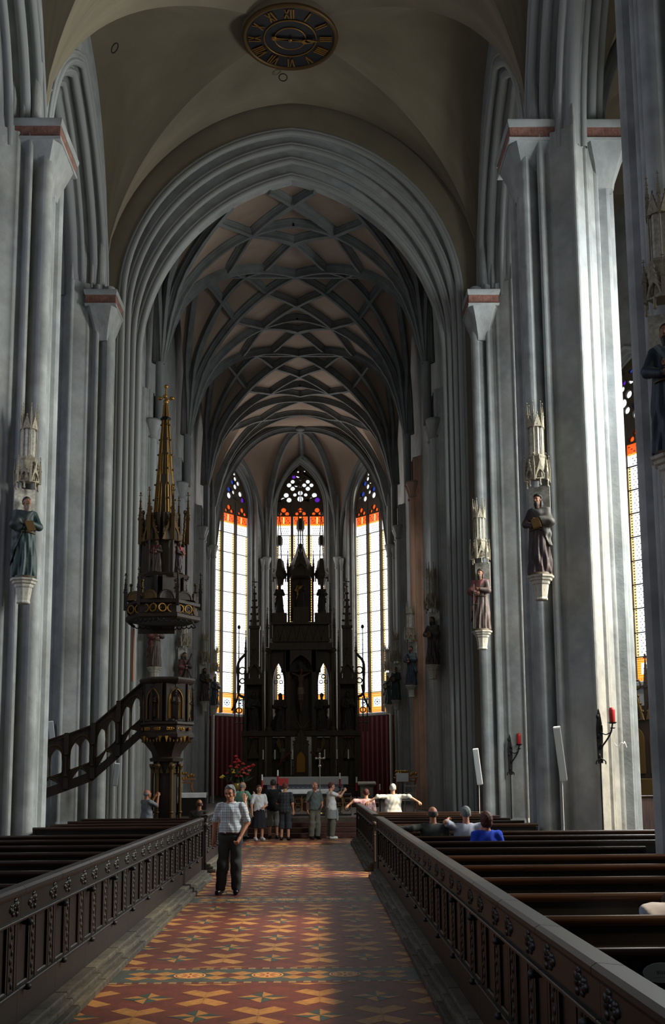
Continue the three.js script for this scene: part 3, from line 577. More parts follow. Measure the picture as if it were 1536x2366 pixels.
{
  const t = thing('pew_sign', 'pale oval plate on the back of a pew at the right edge', 'sign', [2.6, 0.77, -6.4 + 0.062]);
  const g = new THREE.CylinderGeometry(0.11, 0.11, 0.008, 24); g.rotateX(PI / 2); g.scale(1, 0.52, 1); part(t, 'plate', g, mat(0x9fa79a, { r: 0.5 }));
  const c = document.createElement('canvas'); c.width = 128; c.height = 64; const q = c.getContext('2d'); q.fillStyle = '#9fa79a'; q.fillRect(0, 0, 128, 64); q.fillStyle = '#3a3d38'; q.font = 'bold 34px serif'; q.fillText('Bitte', 26, 42); const tx = new THREE.CanvasTexture(c); tx.colorSpace = THREE.SRGBColorSpace;
  part(t, 'lettering', T(new THREE.PlaneGeometry(0.11, 0.05), 0, 0, 0.0055), mat(0xffffff, { map: tx, r: 0.5 }));
}
// carved fronts along the gangway
{
  const seg = PITCH;
  const grape = (() => { const g = []; const s0 = seed; seed = 99; for (let k = 0; k < 22; k++) { const a = rnd() * 2 * PI, r = sqrt(rnd()); g.push(ball(0.014 + rnd() * 0.011, 0.008, r * 0.058 * sin(a), r * 0.11 * cos(a), 0.8, 1, 1, 6)); } seed = s0; return flat(g); })();
  const leafStrip = (() => { const g = [box(0.03, 0.5, 0.13, 0, 0, 0, 0.006)]; for (let k = 0; k < 8; k++) g.push(ball(0.028, -0.014, -0.2 + k * 0.057, (k % 2 ? 1 : -1) * 0.018, 0.5, 0.9, 0.8, 6)); return flat(g); })();
  const frame = (() => { const w = 0.3, h = 0.46; return flat([box(0.03, h + 0.05, 0.03, 0, 0, -w / 2, 0.008), box(0.03, h + 0.05, 0.03, 0, 0, w / 2, 0.008), box(0.03, 0.03, w, 0, h / 2, 0, 0.008), box(0.03, 0.03, w, 0, -h / 2, 0, 0.008)]); })();
  const panel = box(0.02, 0.46, 0.29, -0.008, 0, 0), capG = (() => { const s = new THREE.Shape(); s.moveTo(-0.035, -0.05); s.lineTo(-0.005, -0.05); s.lineTo(0.075, -0.05); s.lineTo(0.095, -0.02); s.lineTo(0.095, 0.0); s.lineTo(-0.02, 0.012); s.lineTo(-0.045, -0.005); s.lineTo(-0.045, -0.03); s.closePath(); const g = new THREE.ExtrudeGeometry(s, { depth: seg - 0.008, bevelEnabled: false }); g.translate(0, 0, -(seg - 0.008) / 2); return flat([g]); })();
  const frieze = flat([box(0.06, 0.17, seg - 0.004, 0.05, 0, 0), box(0.08, 0.022, seg - 0.004, 0.035, -0.09, 0, 0.005)]), boardG = flat([box(0.05, 0.24, seg - 0.004, 0.05, 0, 0), box(0.06, 0.02, seg - 0.004, 0.04, 0.125, 0, 0.005)]), knob = flat([ball(0.035, -0.02, 0, 0, 0.8, 0.7, 1, 8), box(0.05, 0.03, 0.06, 0.0, 0, 0)]);
  const wall = box(0.04, 0.98, seg - 0.002, 0.075, 0, 0), stile = box(0.03, 0.52, 0.05, 0, 0, 0, 0.006);
  const plinth = [[0.0, 0.0, 0.34, 0.07], [0.05, 0.07, 0.29, 0.055], [0.1, 0.125, 0.24, 0.05]].map(([o, y, w, h]) => box(w, h, seg - 0.006, o + w / 2, y + h / 2, 0, 0.012));
  const vary = [M.worn, mat(0x5d564c, { map: wornMap, bumpMap: stoneBump, bumpScale: 0.02, r: 0.85 }), mat(0x7a7265, { map: wornMap, bumpMap: stoneBump, bumpScale: 0.02, r: 0.85 })];
  for (const [side, x, from, n, what] of [[1, 1.58, 3.4, 15, 'near carved front of the pews right of the gangway'], [-1, -1.34, 3.4, 15, 'near carved front of the pews left of the gangway'], [1, 1.58, 21.7, 8, 'far carved front of the pews right of the gangway'], [-1, -1.42, 21.8, 5, 'far carved front of the pews left of the gangway']]) {
    const t = thing('carved_balustrade', `dark wooden ${what}`, 'balustrade', [x, 0, -from], 0, 'carved pew fronts along the gangway'); t.scale.x = side;
    const L = side < 0 ? 0.08 : 0.07;   // the left plinth reaches further into the gangway
    for (let k = 0; k < n; k++) {
      const z = -(k + 0.5) * seg;
      share(t, 'cap_board', capG, M.capWood, 0.13 + L, 1.13, z); share(t, 'frieze', frieze, M.darkWood, 0.1 + L, 0.995, z); share(t, 'backing', wall, M.darkWood, 0.13 + L, 0.6, z); share(t, 'base_board', boardG, M.baseWood, 0.1 + L, 0.285, z);
      for (const [j, o] of [[0, -0.42], [1, 0.14]]) {
        const pl = share(t, 'carved_strip', leafStrip, M.carved, 0.155 + L, 0.66, z + o); 
        const pn = share(t, 'panel', panel, M.darkWood, 0.17 + L, 0.66, z + o + 0.27); share(pn, 'panel_frame', frame, M.darkWood, -0.02, 0, 0);
        share(t, 'stile', stile, M.darkWood, 0.15 + L, 0.66, z + o - 0.1);
        share(t, 'carved_cluster', grape, M.darkWood, 0.115 + L, 1.0, z + o + (j ? 0.1 : 0.02));
      }
      share(t, 'knob', knob, M.black, 0.12 + L, 0.86, z + 0.38); share(t, 'knob', knob, M.black, 0.12 + L, 0.4, z + 0.38);
      plinth.forEach((g, j) => share(t, 'plinth_step', g, vary[(k + j) % 3], side < 0 ? -0.0 : 0.0, 0, z));
    }
    part(t, 'end_post', box(0.15, 1.09, 0.08, 0.18 + L, 0.545, -n * seg - 0.03, 0.01), M.darkWood); part(t, 'end_post', box(0.15, 1.09, 0.08, 0.18 + L, 0.545, 0.03, 0.01), M.darkWood);
    part(t, 'finial', [ball(0.05, 0.12 + L, 0.95, 0.06), ball(0.035, 0.12 + L, 0.72, 0.06), cyl(0.03, 0.03, 0.6, 8, 0.12 + L, 0.2, 0.06)], M.carved);
  }
}
// ================================================================ FIGURES (distance fields meshed by surface nets)
const len3 = Math.hypot;
const sminK = (a, b, k) => { const h = max(k - abs(a - b), 0) / k; return min(a, b) - h * h * k * 0.25; };
const cone = (a, b, r0, r1 = r0) => { const bx = b[0] - a[0], by = b[1] - a[1], bz = b[2] - a[2], L = bx * bx + by * by + bz * bz || 1e-9; return (x, y, z) => { const px = x - a[0], py = y - a[1], pz = z - a[2], t = clamp((px * bx + py * by + pz * bz) / L, 0, 1); return len3(px - bx * t, py - by * t, pz - bz * t) - (r0 + (r1 - r0) * t); }; };
const ell = (c, r) => (x, y, z) => { const px = (x - c[0]) / r[0], py = (y - c[1]) / r[1], pz = (z - c[2]) / r[2], k0 = len3(px, py, pz), k1 = len3(px / r[0], py / r[1], pz / r[2]); return k1 < 1e-6 ? -min(...r) : k0 * (k0 - 1) / k1; };
const uni = (list, k = 0.03) => (x, y, z) => { let d = 9; for (const f of list) d = sminK(d, f(x, y, z), k); return d; };
const grow = (f, r) => (x, y, z) => f(x, y, z) - r;
const cut = (f, g) => (x, y, z) => max(f(x, y, z), g(x, y, z));
const minus = (f, g) => (x, y, z) => max(f(x, y, z), -g(x, y, z));
function netMesh(f, lo, hi, h) {
  const n = [0, 1, 2].map((i) => Math.ceil((hi[i] - lo[i]) / h) + 1), [nx, ny, nz] = n, val = new Float32Array(nx * ny * nz);
  for (let k = 0, i = 0; k < nz; k++) for (let j = 0; j < ny; j++) for (let q = 0; q < nx; q++) val[i++] = f(lo[0] + q * h, lo[1] + j * h, lo[2] + k * h);
  const id = new Int32Array(nx * ny * nz).fill(-1), pos = [], idx = [], at = (q, j, k) => q + nx * (j + ny * k);
  for (let k = 0; k < nz - 1; k++) for (let j = 0; j < ny - 1; j++) for (let q = 0; q < nx - 1; q++) {
    let m = 0, sx = 0, sy = 0, sz = 0, c = 0; const v = [];
    for (let e = 0; e < 8; e++) { const w = val[at(q + (e & 1), j + (e >> 1 & 1), k + (e >> 2))]; v.push(w); if (w < 0) m |= 1 << e; }
    if (m === 0 || m === 255) continue;
    for (let a = 0; a < 8; a++) for (const b of [1, 2, 4]) { if (a & b) continue; const o = a | b; if ((v[a] < 0) !== (v[o] < 0)) { const t = v[a] / (v[a] - v[o]); sx += (a & 1) + (b === 1 ? t : 0); sy += (a >> 1 & 1) + (b === 2 ? t : 0); sz += (a >> 2) + (b === 4 ? t : 0); c++; } }
    id[at(q, j, k)] = pos.length / 3; pos.push(lo[0] + (q + sx / c) * h, lo[1] + (j + sy / c) * h, lo[2] + (k + sz / c) * h);
  }
  for (let k = 1; k < nz - 1; k++) for (let j = 1; j < ny - 1; j++) for (let q = 1; q < nx - 1; q++) {
    const s = val[at(q, j, k)] < 0;
    const quad = (a, b, c, d, flip) => { if (a < 0 || b < 0 || c < 0 || d < 0) return; flip ? idx.push(a, c, b, b, c, d) : idx.push(a, b, c, b, d, c); };
    if (s !== (val[at(q + 1, j, k)] < 0)) quad(id[at(q, j - 1, k - 1)], id[at(q, j, k - 1)], id[at(q, j - 1, k)], id[at(q, j, k)], !s);
    if (s !== (val[at(q, j + 1, k)] < 0)) quad(id[at(q - 1, j, k - 1)], id[at(q, j, k - 1)], id[at(q - 1, j, k)], id[at(q, j, k)], s);
    if (s !== (val[at(q, j, k + 1)] < 0)) quad(id[at(q - 1, j - 1, k)], id[at(q, j - 1, k)], id[at(q - 1, j, k)], id[at(q, j, k)], !s);
  }
  const g = new THREE.BufferGeometry(); g.setAttribute('position', new THREE.Float32BufferAttribute(pos, 3)); g.setIndex(idx); g.computeVertexNormals(); return boxUV(g);
}
const rotY = (a) => { const c = cos(a), s = sin(a); return (v) => [v[0] * c + v[2] * s, v[1], -v[0] * s + v[2] * c]; };
// head in its own axes (centre of skull at 0, facing +z), returned as world-placing wrapper
function headField(beard) {
  const L = [ell([0, 0.02, -0.012], [0.076, 0.1, 0.095]), ell([0, -0.05, 0.018], [0.056, 0.066, 0.066]), ell([0, -0.098, 0.05], [0.024, 0.02, 0.022]), cone([0, 0.022, 0.084], [0, -0.024, 0.104], 0.01, 0.014), ell([0.014, -0.03, 0.092], [0.01, 0.008, 0.012]), ell([-0.014, -0.03, 0.092], [0.01, 0.008, 0.012]),
    cone([-0.04, 0.036, 0.072], [0.04, 0.036, 0.072], 0.014), ell([0.08, -0.012, -0.006], [0.012, 0.032, 0.02]), ell([-0.08, -0.012, -0.006], [0.012, 0.032, 0.02]), ell([0.038, -0.02, 0.066], [0.022, 0.02, 0.018]), ell([-0.038, -0.02, 0.066], [0.022, 0.02, 0.018]), cone([-0.018, -0.062, 0.08], [0.018, -0.062, 0.08], 0.01)];
  const u = uni(L, 0.022), e1 = ell([0.032, 0.012, 0.094], [0.017, 0.011, 0.014]), e2 = ell([-0.032, 0.012, 0.094], [0.017, 0.011, 0.014]), m = cone([-0.022, -0.062, 0.095], [0.022, -0.062, 0.095], 0.004);
  return (x, y, z) => max(u(x, y, z), -e1(x, y, z), -e2(x, y, z), -m(x, y, z));
}
const HEAD = headField();
function hairField(style) {
  const shell = ell([0, 0.026, -0.016], [0.09, 0.112, 0.108]), wave = (x, y, z) => 0.004 * sin(x * 90 + y * 40) * sin(z * 80 + y * 60);
  if (style === 'thick') { const w2 = (x, y, z) => 0.006 * sin(x * 120 + 5 * sin(y * 40)) * sin(z * 95 + y * 70) + 0.005 * sin(x * 47 - z * 61); return (x, y, z) => max(min(shell(x, y, z) - 0.004, ell([0, 0.0, -0.05], [0.092, 0.095, 0.08])(x, y, z)) + w2(x, y, z), 0.055 + 0.85 * z - y - (z < 0.02 ? 0.06 : 0)); }
  if (style === 'bald') return (x, y, z) => max(shell(x, y, z) + 0.006, y - 0.045, 0.0 + z * 0.9 - y * 0.2 - 0.005, -y - 0.05);
  if (style === 'bob') return (x, y, z) => max(min(shell(x, y, z) - 0.012, ell([0, -0.03, -0.03], [0.095, 0.1, 0.09])(x, y, z)) + wave(x, y, z), 0.045 + 0.7 * z - y - (z < 0.02 ? 0.14 : 0.0));
  if (style === 'long') return (x, y, z) => max(min(shell(x, y, z) - 0.012, ell([0, -0.09, -0.05], [0.1, 0.16, 0.07])(x, y, z)) + wave(x, y, z), 0.05 + 0.62 * z - y - (z < 0.0 ? 0.3 : 0.0));
  return (x, y, z) => max(shell(x, y, z) + wave(x, y, z), 0.042 + 0.72 * z - y - (z < -0.03 ? 0.03 : 0));
}
function handField(w, dir, palm, spread = 0.5, curl = 0.5, sgn = 1) {
  const D = V(...dir).normalize(), N = V(...palm).addScaledVector(D, -V(...palm).dot(D)).normalize(), S = D.clone().cross(N).multiplyScalar(sgn), at = (d, s, n) => { const p = V(...w).addScaledVector(D, d).addScaledVector(S, s).addScaledVector(N, n); return [p.x, p.y, p.z]; };
  const L = [cone(at(-0.02, 0, 0), at(0.03, 0, 0), 0.026, 0.024)]; for (const s of [-0.026, -0.009, 0.009, 0.026]) L.push(cone(at(0.015, s * 0.6, 0), at(0.085, s, 0), 0.017, 0.014));
  const F = uni(L, 0.02), fing = [];
  [[-0.03, 0.062], [-0.011, 0.075], [0.01, 0.07], [0.03, 0.055]].forEach(([s, l]) => { const a = at(0.085, s, 0), b = at(0.085 + l * 0.55 * cos(curl * 0.6), s * (1 + spread * 0.4), l * 0.55 * sin(curl * 0.6)), c = at(0.085 + l * 0.55 * cos(curl * 0.6) + l * 0.5 * cos(curl * 1.9), s * (1 + spread * 0.5), l * 0.55 * sin(curl * 0.6) + l * 0.5 * sin(curl * 1.9)); fing.push(cone(a, b, 0.0105, 0.0095), cone(b, c, 0.0095, 0.0075)); });
  fing.push(cone(at(0.025, 0.026, 0.005), at(0.06, 0.052, 0.02), 0.014, 0.011), cone(at(0.06, 0.052, 0.02), at(0.088, 0.055, 0.034), 0.011, 0.009));
  return (x, y, z) => { let d = F(x, y, z); for (const f of fing) d = sminK(d, f(x, y, z), 0.006); return d; };
}
const SKIN = { a: mat(0xb87f62, { r: 0.6 }), b: mat(0xc99476, { r: 0.6 }), c: mat(0xa96d50, { r: 0.6 }) };
function person(o) {
  const s = (o.h ?? 1.72) / 1.74, up = o.sit ? -0.42 : 0, J = {
    hipL: [0.09, 0.93 + up, 0], hipR: [-0.09, 0.93 + up, 0], kneeL: o.sit ? [0.12, 0.5, 0.42] : [0.1, 0.5, 0.02], kneeR: o.sit ? [-0.12, 0.5, 0.42] : [-0.1, 0.5, 0.02], ankL: o.sit ? [0.12, 0.09, 0.4] : [0.11, 0.09, -0.02], ankR: o.sit ? [-0.12, 0.09, 0.4] : [-0.11, 0.09, -0.02],
    shL: [0.185, 1.41 + up, 0], shR: [-0.185, 1.41 + up, 0], elL: [0.24, 1.13 + up, -0.03], elR: [-0.24, 1.13 + up, -0.03], wrL: [0.25, 0.89 + up, 0.06], wrR: [-0.25, 0.89 + up, 0.06], head: [0, 1.63 + up, 0.025], ...(o.J || {}) };
  const wide = o.wide ?? 1, deep = o.deep ?? 1, y = (v) => v + up, fem = o.fem ? 0.92 : 1;
  const chest = ell([0, y(1.28), 0.0], [0.165 * wide * fem, 0.19, 0.115 * deep]), belly = ell([0, y(1.07), 0.012 * deep], [0.155 * wide, 0.17, 0.118 * deep]), pelv = ell([0, y(0.94), 0], [0.165 * wide, 0.13, 0.12 * deep]), shb = cone([J.shR[0] * 0.86, J.shR[1] - 0.01, 0], [J.shL[0] * 0.86, J.shL[1] - 0.01, 0], 0.062);
  const neck = cone([0, y(1.4), -0.005], [J.head[0], J.head[1] - 0.06, J.head[2] - 0.025], 0.062, 0.052);
  const toe = (a) => [a[0] * 1.15, 0.045, a[2] + 0.15];
  const ua = (k, r = 0) => cone(J['sh' + k], J['el' + k], 0.052 + r, 0.041 + r), fa = (k, r = 0) => cone(J['el' + k], J['wr' + k], 0.041 + r, 0.027 + r), th = (k, r = 0) => cone(J['hip' + k], J['knee' + k], 0.088 * wide + r, 0.058 + r), ca = (k, r = 0) => cone(J['knee' + k], J['ank' + k], 0.058 + r, 0.038 + r);
  const dirOf = (k) => [0, 1, 2].map((i) => J['wr' + k][i] - J['el' + k][i]);
  const HR = o.turn ?? 0, HP = o.nod ?? 0, ch = cos(-HR), sh = sin(-HR), cp = cos(HP), sp = sin(HP);
  const headL = (f) => (px, py, pz) => { let x = px - J.head[0], yy = py - J.head[1], z = pz - J.head[2]; const x1 = x * ch + z * sh, z1 = -x * sh + z * ch; const y2 = yy * cp + z1 * sp, z2 = -yy * sp + z1 * cp; return f(x1, y2, z2); };
  const bodyF = uni([chest, belly, pelv, shb, neck, ua('L'), ua('R'), fa('L'), fa('R'), th('L'), th('R'), ca('L'), ca('R'), cone([J.ankL[0], 0.06, J.ankL[2] - 0.03], toe(J.ankL), 0.045, 0.035), cone([J.ankR[0], 0.06, J.ankR[2] - 0.03], toe(J.ankR), 0.045, 0.035)], 0.035);
  const all = Object.values(J), lo = [0, 1, 2].map((i) => min(...all.map((p) => p[i])) - 0.24), hi = [0, 1, 2].map((i) => max(...all.map((p) => p[i])) + 0.24); lo[1] = -0.01;
  const hc = o.fine ? 0.011 : 0.016, c = J.head;
  const g = [netMesh(bodyF, lo, hi, hc), netMesh(headL(HEAD), [c[0] - 0.13, c[1] - 0.15, c[2] - 0.15], [c[0] + 0.13, c[1] + 0.15, c[2] + 0.15], o.fine ? 0.005 : 0.008)];
  for (const k of ['L', 'R']) { const w = J['wr' + k], f = handField(w, dirOf(k), o['palm' + k] ?? (k === 'L' ? [-1, 0, 0.3] : [1, 0, 0.3]), 0.5, o['curl' + k] ?? 0.7, k === 'L' ? 1 : -1); g.push(netMesh(f, w.map((v) => v - 0.19), w.map((v) => v + 0.19), o.fine ? 0.0055 : 0.009)); }
  const P = new THREE.Group(); const bodyMesh = shadows(new THREE.Mesh(flat(g), o.skin ?? SKIN.a)); bodyMesh.name = numbered('person'); bodyMesh.userData = { label: o.label, category: 'person' }; bodyMesh.scale.setScalar(s); bodyMesh.position.set(o.x, o.y ?? 0, -o.d); bodyMesh.rotation.y = o.ry ?? 0; scene.add(bodyMesh);
  const add = (n, f, m, cell = hc, l = lo, h = hi) => part(bodyMesh, n, netMesh(f, l, h, cell), m);
  // top
  const T_ = o.top, sl = T_.sleeve ?? 0.6, hem = y(T_.hem ?? 0.9), end = (k) => { const a = J['sh' + k], b = J['el' + k], w = J['wr' + k]; return sl <= 1 ? [cone(a, [0, 1, 2].map((i) => lerp(a[i], b[i], sl)), 0.066, 0.064)] : [cone(a, b, 0.066, 0.056), cone(b, [0, 1, 2].map((i) => lerp(b[i], w[i], sl - 1)), 0.056, 0.045)]; };
  const fold = (x, yy, z) => 0.004 * sin(yy * 38 + 3 * sin(x * 17) + 8 * z) + 0.003 * sin(x * 60 + yy * 21);
  const shirt0 = uni([grow(chest, 0.02), grow(belly, T_.tuck ? 0.024 : 0.034), grow(pelv, T_.tuck ? 0.024 : 0.046), grow(shb, 0.012), ...end('L'), ...end('R')], 0.03);
  const shirt = (x, yy, z) => max(shirt0(x, yy, z) + fold(x, yy, z), hem - yy + (T_.tuck ? 0 : 0.01 * sin(x * 30)), -(len3(x, (yy - y(1.52)) * 1.0, z - 0.03) - 0.088));
  const sm = add('shirt', shirt, T_.mat);
  if (T_.collar) part(sm, 'collar', [-1, 1].map((q) => { const a = new THREE.TorusGeometry(0.068, 0.014, 6, 14, PI * 0.9); a.rotateX(PI / 2); a.rotateY(q > 0 ? 0.3 : PI + -0.3); a.scale(1, 1.8, 0.95); a.rotateX(0.18); a.translate(q * 0.008, y(1.47), 0.0); return a; }), T_.collar);
  // bottom
  const B = o.bottom, stop = B.stop ?? 0.1, wav = (x, yy, z) => 0.004 * sin(yy * 30 + x * 25);
  if (B.kind === 'skirt') { const f = (x, yy, z) => { const t = clamp((y(1.02) - yy) / (y(1.02) - stop), 0, 1), a = Math.atan2(z, x), rx = lerp(0.165 * wide, B.flare ?? 0.25, t) + 0.012, rz = lerp(0.13, (B.flare ?? 0.25) * 0.85, t) + 0.012; const k = len3(x / rx, z / rz); return max((k - 1) * rz + 0.008 * t * sin(a * 9), yy - y(1.0), stop - yy); }; add('skirt', f, B.mat); }
  else { const legs = uni([grow(pelv, 0.02), th('L', 0.02), th('R', 0.02), ca('L', B.loose ?? 0.03), ca('R', B.loose ?? 0.03)], 0.025); add('trousers', (x, yy, z) => max(legs(x, yy, z) + wav(x, yy, z), yy - y(B.waist ?? 1.0), stop - yy), B.mat); }
  if (B.belt) { const bp = uni([grow(pelv, 0.03), grow(belly, 0.03)], 0.03); add('belt', (x, yy, z) => max(bp(x, yy, z), abs(yy - y(0.985)) - 0.018), B.belt); }
  if (o.shoes) for (const k of ['L', 'R']) { const a = J['ank' + k]; add('shoe', (x, yy, z) => max(uni([cone([a[0], 0.065, a[2] - 0.035], toe(a).map((v, i) => i === 1 ? 0.05 : v), 0.054, 0.044), cone([a[0], 0.07, a[2] - 0.02], [a[0], 0.11, a[2] - 0.01], 0.05)], 0.02)(x, yy, z), yy - 0.115, 0.004 - yy), o.shoes, 0.01, [a[0] - 0.14, -0.01, a[2] - 0.14], [a[0] + 0.14, 0.16, a[2] + 0.26]); }
  if (o.hair) add('hair', headL(hairField(o.hair.style)), o.hair.mat, o.fine ? 0.006 : 0.009, [c[0] - 0.15, c[1] - 0.26, c[2] - 0.16], [c[0] + 0.15, c[1] + 0.17, c[2] + 0.16]);
  if (o.eyes) for (const q of [-1, 1]) { const e = V(q * 0.032, 0.012, 0.083); e.applyEuler(new THREE.Euler(HP, 0, 0)).applyAxisAngle(V(0, 1, 0), HR); part(bodyMesh, 'eye', ball(0.011, e.x + c[0], e.y + c[1], e.z + c[2], 1.2, 0.7, 0.8, 8), M.black); }
  return bodyMesh;
}
const fabric = (c, o = {}) => mat(c, { r: 0.92, bumpMap: clothBump, bumpScale: 0.0015, ...o });
const plaid = (base, lines, n = 64) => { const c = document.createElement('canvas'); c.width = c.height = n; const g = c.getContext('2d'); g.fillStyle = base; g.fillRect(0, 0, n, n); for (const [col, p, w, dir] of lines) { g.globalAlpha = 0.62; g.fillStyle = col; dir ? g.fillRect(0, p, n, w) : g.fillRect(p, 0, w, n); } const t = new THREE.CanvasTexture(c); t.colorSpace = THREE.SRGBColorSpace; t.wrapS = t.wrapT = THREE.RepeatWrapping; return t; };
const greyHair = mat(0x8d8f90, { r: 0.8 }), darkHair = mat(0x2a1d17, { r: 0.7 }), brownHair = mat(0x5a3526, { r: 0.7 }), redHair = mat(0x4a1a14, { r: 0.7 });
const plaidT = plaid('#f4f6f7', [['#6d7f95', 6, 9, 0], ['#3c4552', 24, 5, 0], ['#8fa2b4', 40, 10, 0], ['#4a5666', 8, 6, 1], ['#9aa9b6', 34, 8, 1]]); plaidT.repeat.set(15, 12);
const redPlaid = plaid('#e8dedd', [['#b02a35', 8, 12, 0], ['#b02a35', 38, 12, 0], ['#8c1c28', 10, 8, 1], ['#c04a50', 40, 8, 1]]); redPlaid.repeat.set(14, 14);
const darkPlaid = plaid('#3a3d42', [['#16181c', 8, 14, 0], ['#55595f', 40, 6, 0], ['#1c1e22', 20, 14, 1]]); darkPlaid.repeat.set(10, 10);
const trouserDark = fabric(0x3c3f3d), beige = fabric(0x9c9482), khaki = fabric(0x6a6a5c), navy = fabric(0x1b1d26), shoeBlack = mat(0x0d0c0c, { r: 0.25 }), shoeWhite = mat(0xd2d2d0, { r: 0.7 });

// ---- people, from the photograph
person({ label: 'elderly man in a checked short-sleeved shirt and dark trousers walking down the gangway', x: -0.8, d: 17.75, h: 1.75, fine: true, ry: -0.08, wide: 1.04, deep: 1.12, turn: -0.2, nod: 0.22, eyes: true,
  J: { head: [-0.01, 1.625, 0.06], kneeR: [-0.12, 0.5, 0.05], ankR: [-0.16, 0.09, 0.02], kneeL: [0.09, 0.5, 0.01], ankL: [0.09, 0.09, -0.04], elL: [0.27, 1.15, -0.03], wrL: [0.17, 0.91, 0.15], elR: [-0.27, 1.15, -0.05], wrR: [-0.28, 0.89, 0.02] }, curlL: 1.1, palmL: [-1, 0.2, -0.2],
  top: { mat: fabric(0xffffff, { map: plaidT }), sleeve: 0.82, hem: 0.97, tuck: true, collar: fabric(0xe9ebed) }, bottom: { mat: trouserDark, belt: mat(0x3a1518, { r: 0.5 }), loose: 0.04, stop: 0.07 }, shoes: shoeBlack, hair: { style: 'thick', mat: mat(0x7c7e7d, { r: 0.9 }) }, skin: mat(0xb87a5a, { r: 0.6 }) });
person({ label: 'person with a raised arm half hidden behind the man in the checked shirt', x: -1.06, d: 21.1, h: 1.66, ry: PI * 0.95, J: { elL: [0.24, 1.14, 0.02], elR: [-0.3, 1.26, 0.1], wrR: [-0.26, 1.5, 0.12] }, palmR: [0, 0, 1], curlR: 0.1, top: { mat: fabric(0xb9c2bd), sleeve: 0.8, hem: 0.85 }, bottom: { mat: fabric(0xb0aca2), loose: 0.04 }, shoes: shoeBlack, hair: { style: 'short', mat: greyHair }, skin: SKIN.b });
person({ label: 'person in a green top left of the woman in the white blouse', x: -1.64, d: 32.85, h: 1.72, ry: PI * 0.8, turn: -0.2, J: { elR: [-0.27, 1.2, 0.12], wrR: [-0.2, 1.36, 0.3] }, top: { mat: fabric(0x7fae97), sleeve: 0.7, hem: 0.8 }, bottom: { mat: fabric(0xbdb7a4), loose: 0.04 }, shoes: shoeBlack, hair: { style: 'bald', mat: greyHair }, skin: SKIN.b });
person({ label: 'woman in a white blouse, black skirt and white trainers before the altar steps', x: -1.1, d: 32.2, h: 1.62, fem: true, ry: 0.35, turn: 0.2, J: { elL: [0.24, 1.12, 0.02], wrL: [0.1, 1.06, 0.22], elR: [-0.25, 1.13, 0] }, top: { mat: fabric(0xd8dadc), sleeve: 0.75, hem: 0.92, tuck: true }, bottom: { kind: 'skirt', mat: navy, stop: 0.4, flare: 0.24 }, shoes: shoeWhite, hair: { style: 'short', mat: brownHair }, skin: SKIN.b });
person({ label: 'person in a black top and grey knee-length shorts seen from behind near the altar', x: -0.7, d: 32.85, h: 1.78, wide: 1.05, ry: PI * 1.05, top: { mat: fabric(0x111114), sleeve: 0.8, hem: 0.82 }, bottom: { mat: fabric(0x6d6f6c), loose: 0.05, stop: 0.38 }, shoes: shoeBlack, hair: { style: 'short', mat: darkHair }, skin: SKIN.a });
person({ label: 'person in a dark checked shirt and dark shorts beside the person in black', x: -0.32, d: 32.15, h: 1.68, ry: PI * 0.93, J: { elL: [0.26, 1.14, 0.05], wrL: [0.12, 1.05, 0.24] }, top: { mat: fabric(0xffffff, { map: darkPlaid }), sleeve: 0.8, hem: 0.84 }, bottom: { mat: fabric(0x33383f), loose: 0.05, stop: 0.36 }, shoes: shoeBlack, hair: { style: 'short', mat: brownHair }, skin: SKIN.b });
const bagMan = person({ label: 'man in a grey-green shirt and khaki trousers with a brown shoulder bag', x: 0.56, d: 32.5, h: 1.7, wide: 1.06, deep: 1.15, ry: 0.5, turn: 0.3, J: { elL: [0.26, 1.14, 0], wrL: [0.16, 1.04, 0.2], elR: [-0.26, 1.14, -0.04], wrR: [-0.27, 0.9, 0.04] }, top: { mat: fabric(0x59625f), sleeve: 0.8, hem: 0.9 }, bottom: { mat: khaki, loose: 0.045 }, shoes: shoeBlack, hair: { style: 'bald', mat: greyHair }, skin: SKIN.a });
person({ label: 'woman in a white top photographing with raised arms, jacket tied round her waist', x: 1.06, d: 32.6, h: 1.68, fem: true, ry: PI * 0.62, turn: 0.1, J: { elL: [0.2, 1.32, 0.24], wrL: [0.1, 1.5, 0.44], elR: [-0.2, 1.32, 0.24], wrR: [-0.06, 1.5, 0.44] }, top: { mat: fabric(0xe0dedb), sleeve: 0.45, hem: 0.88 }, bottom: { mat: khaki, loose: 0.045 }, shoes: shoeWhite, hair: { style: 'short', mat: redHair }, skin: SKIN.b });
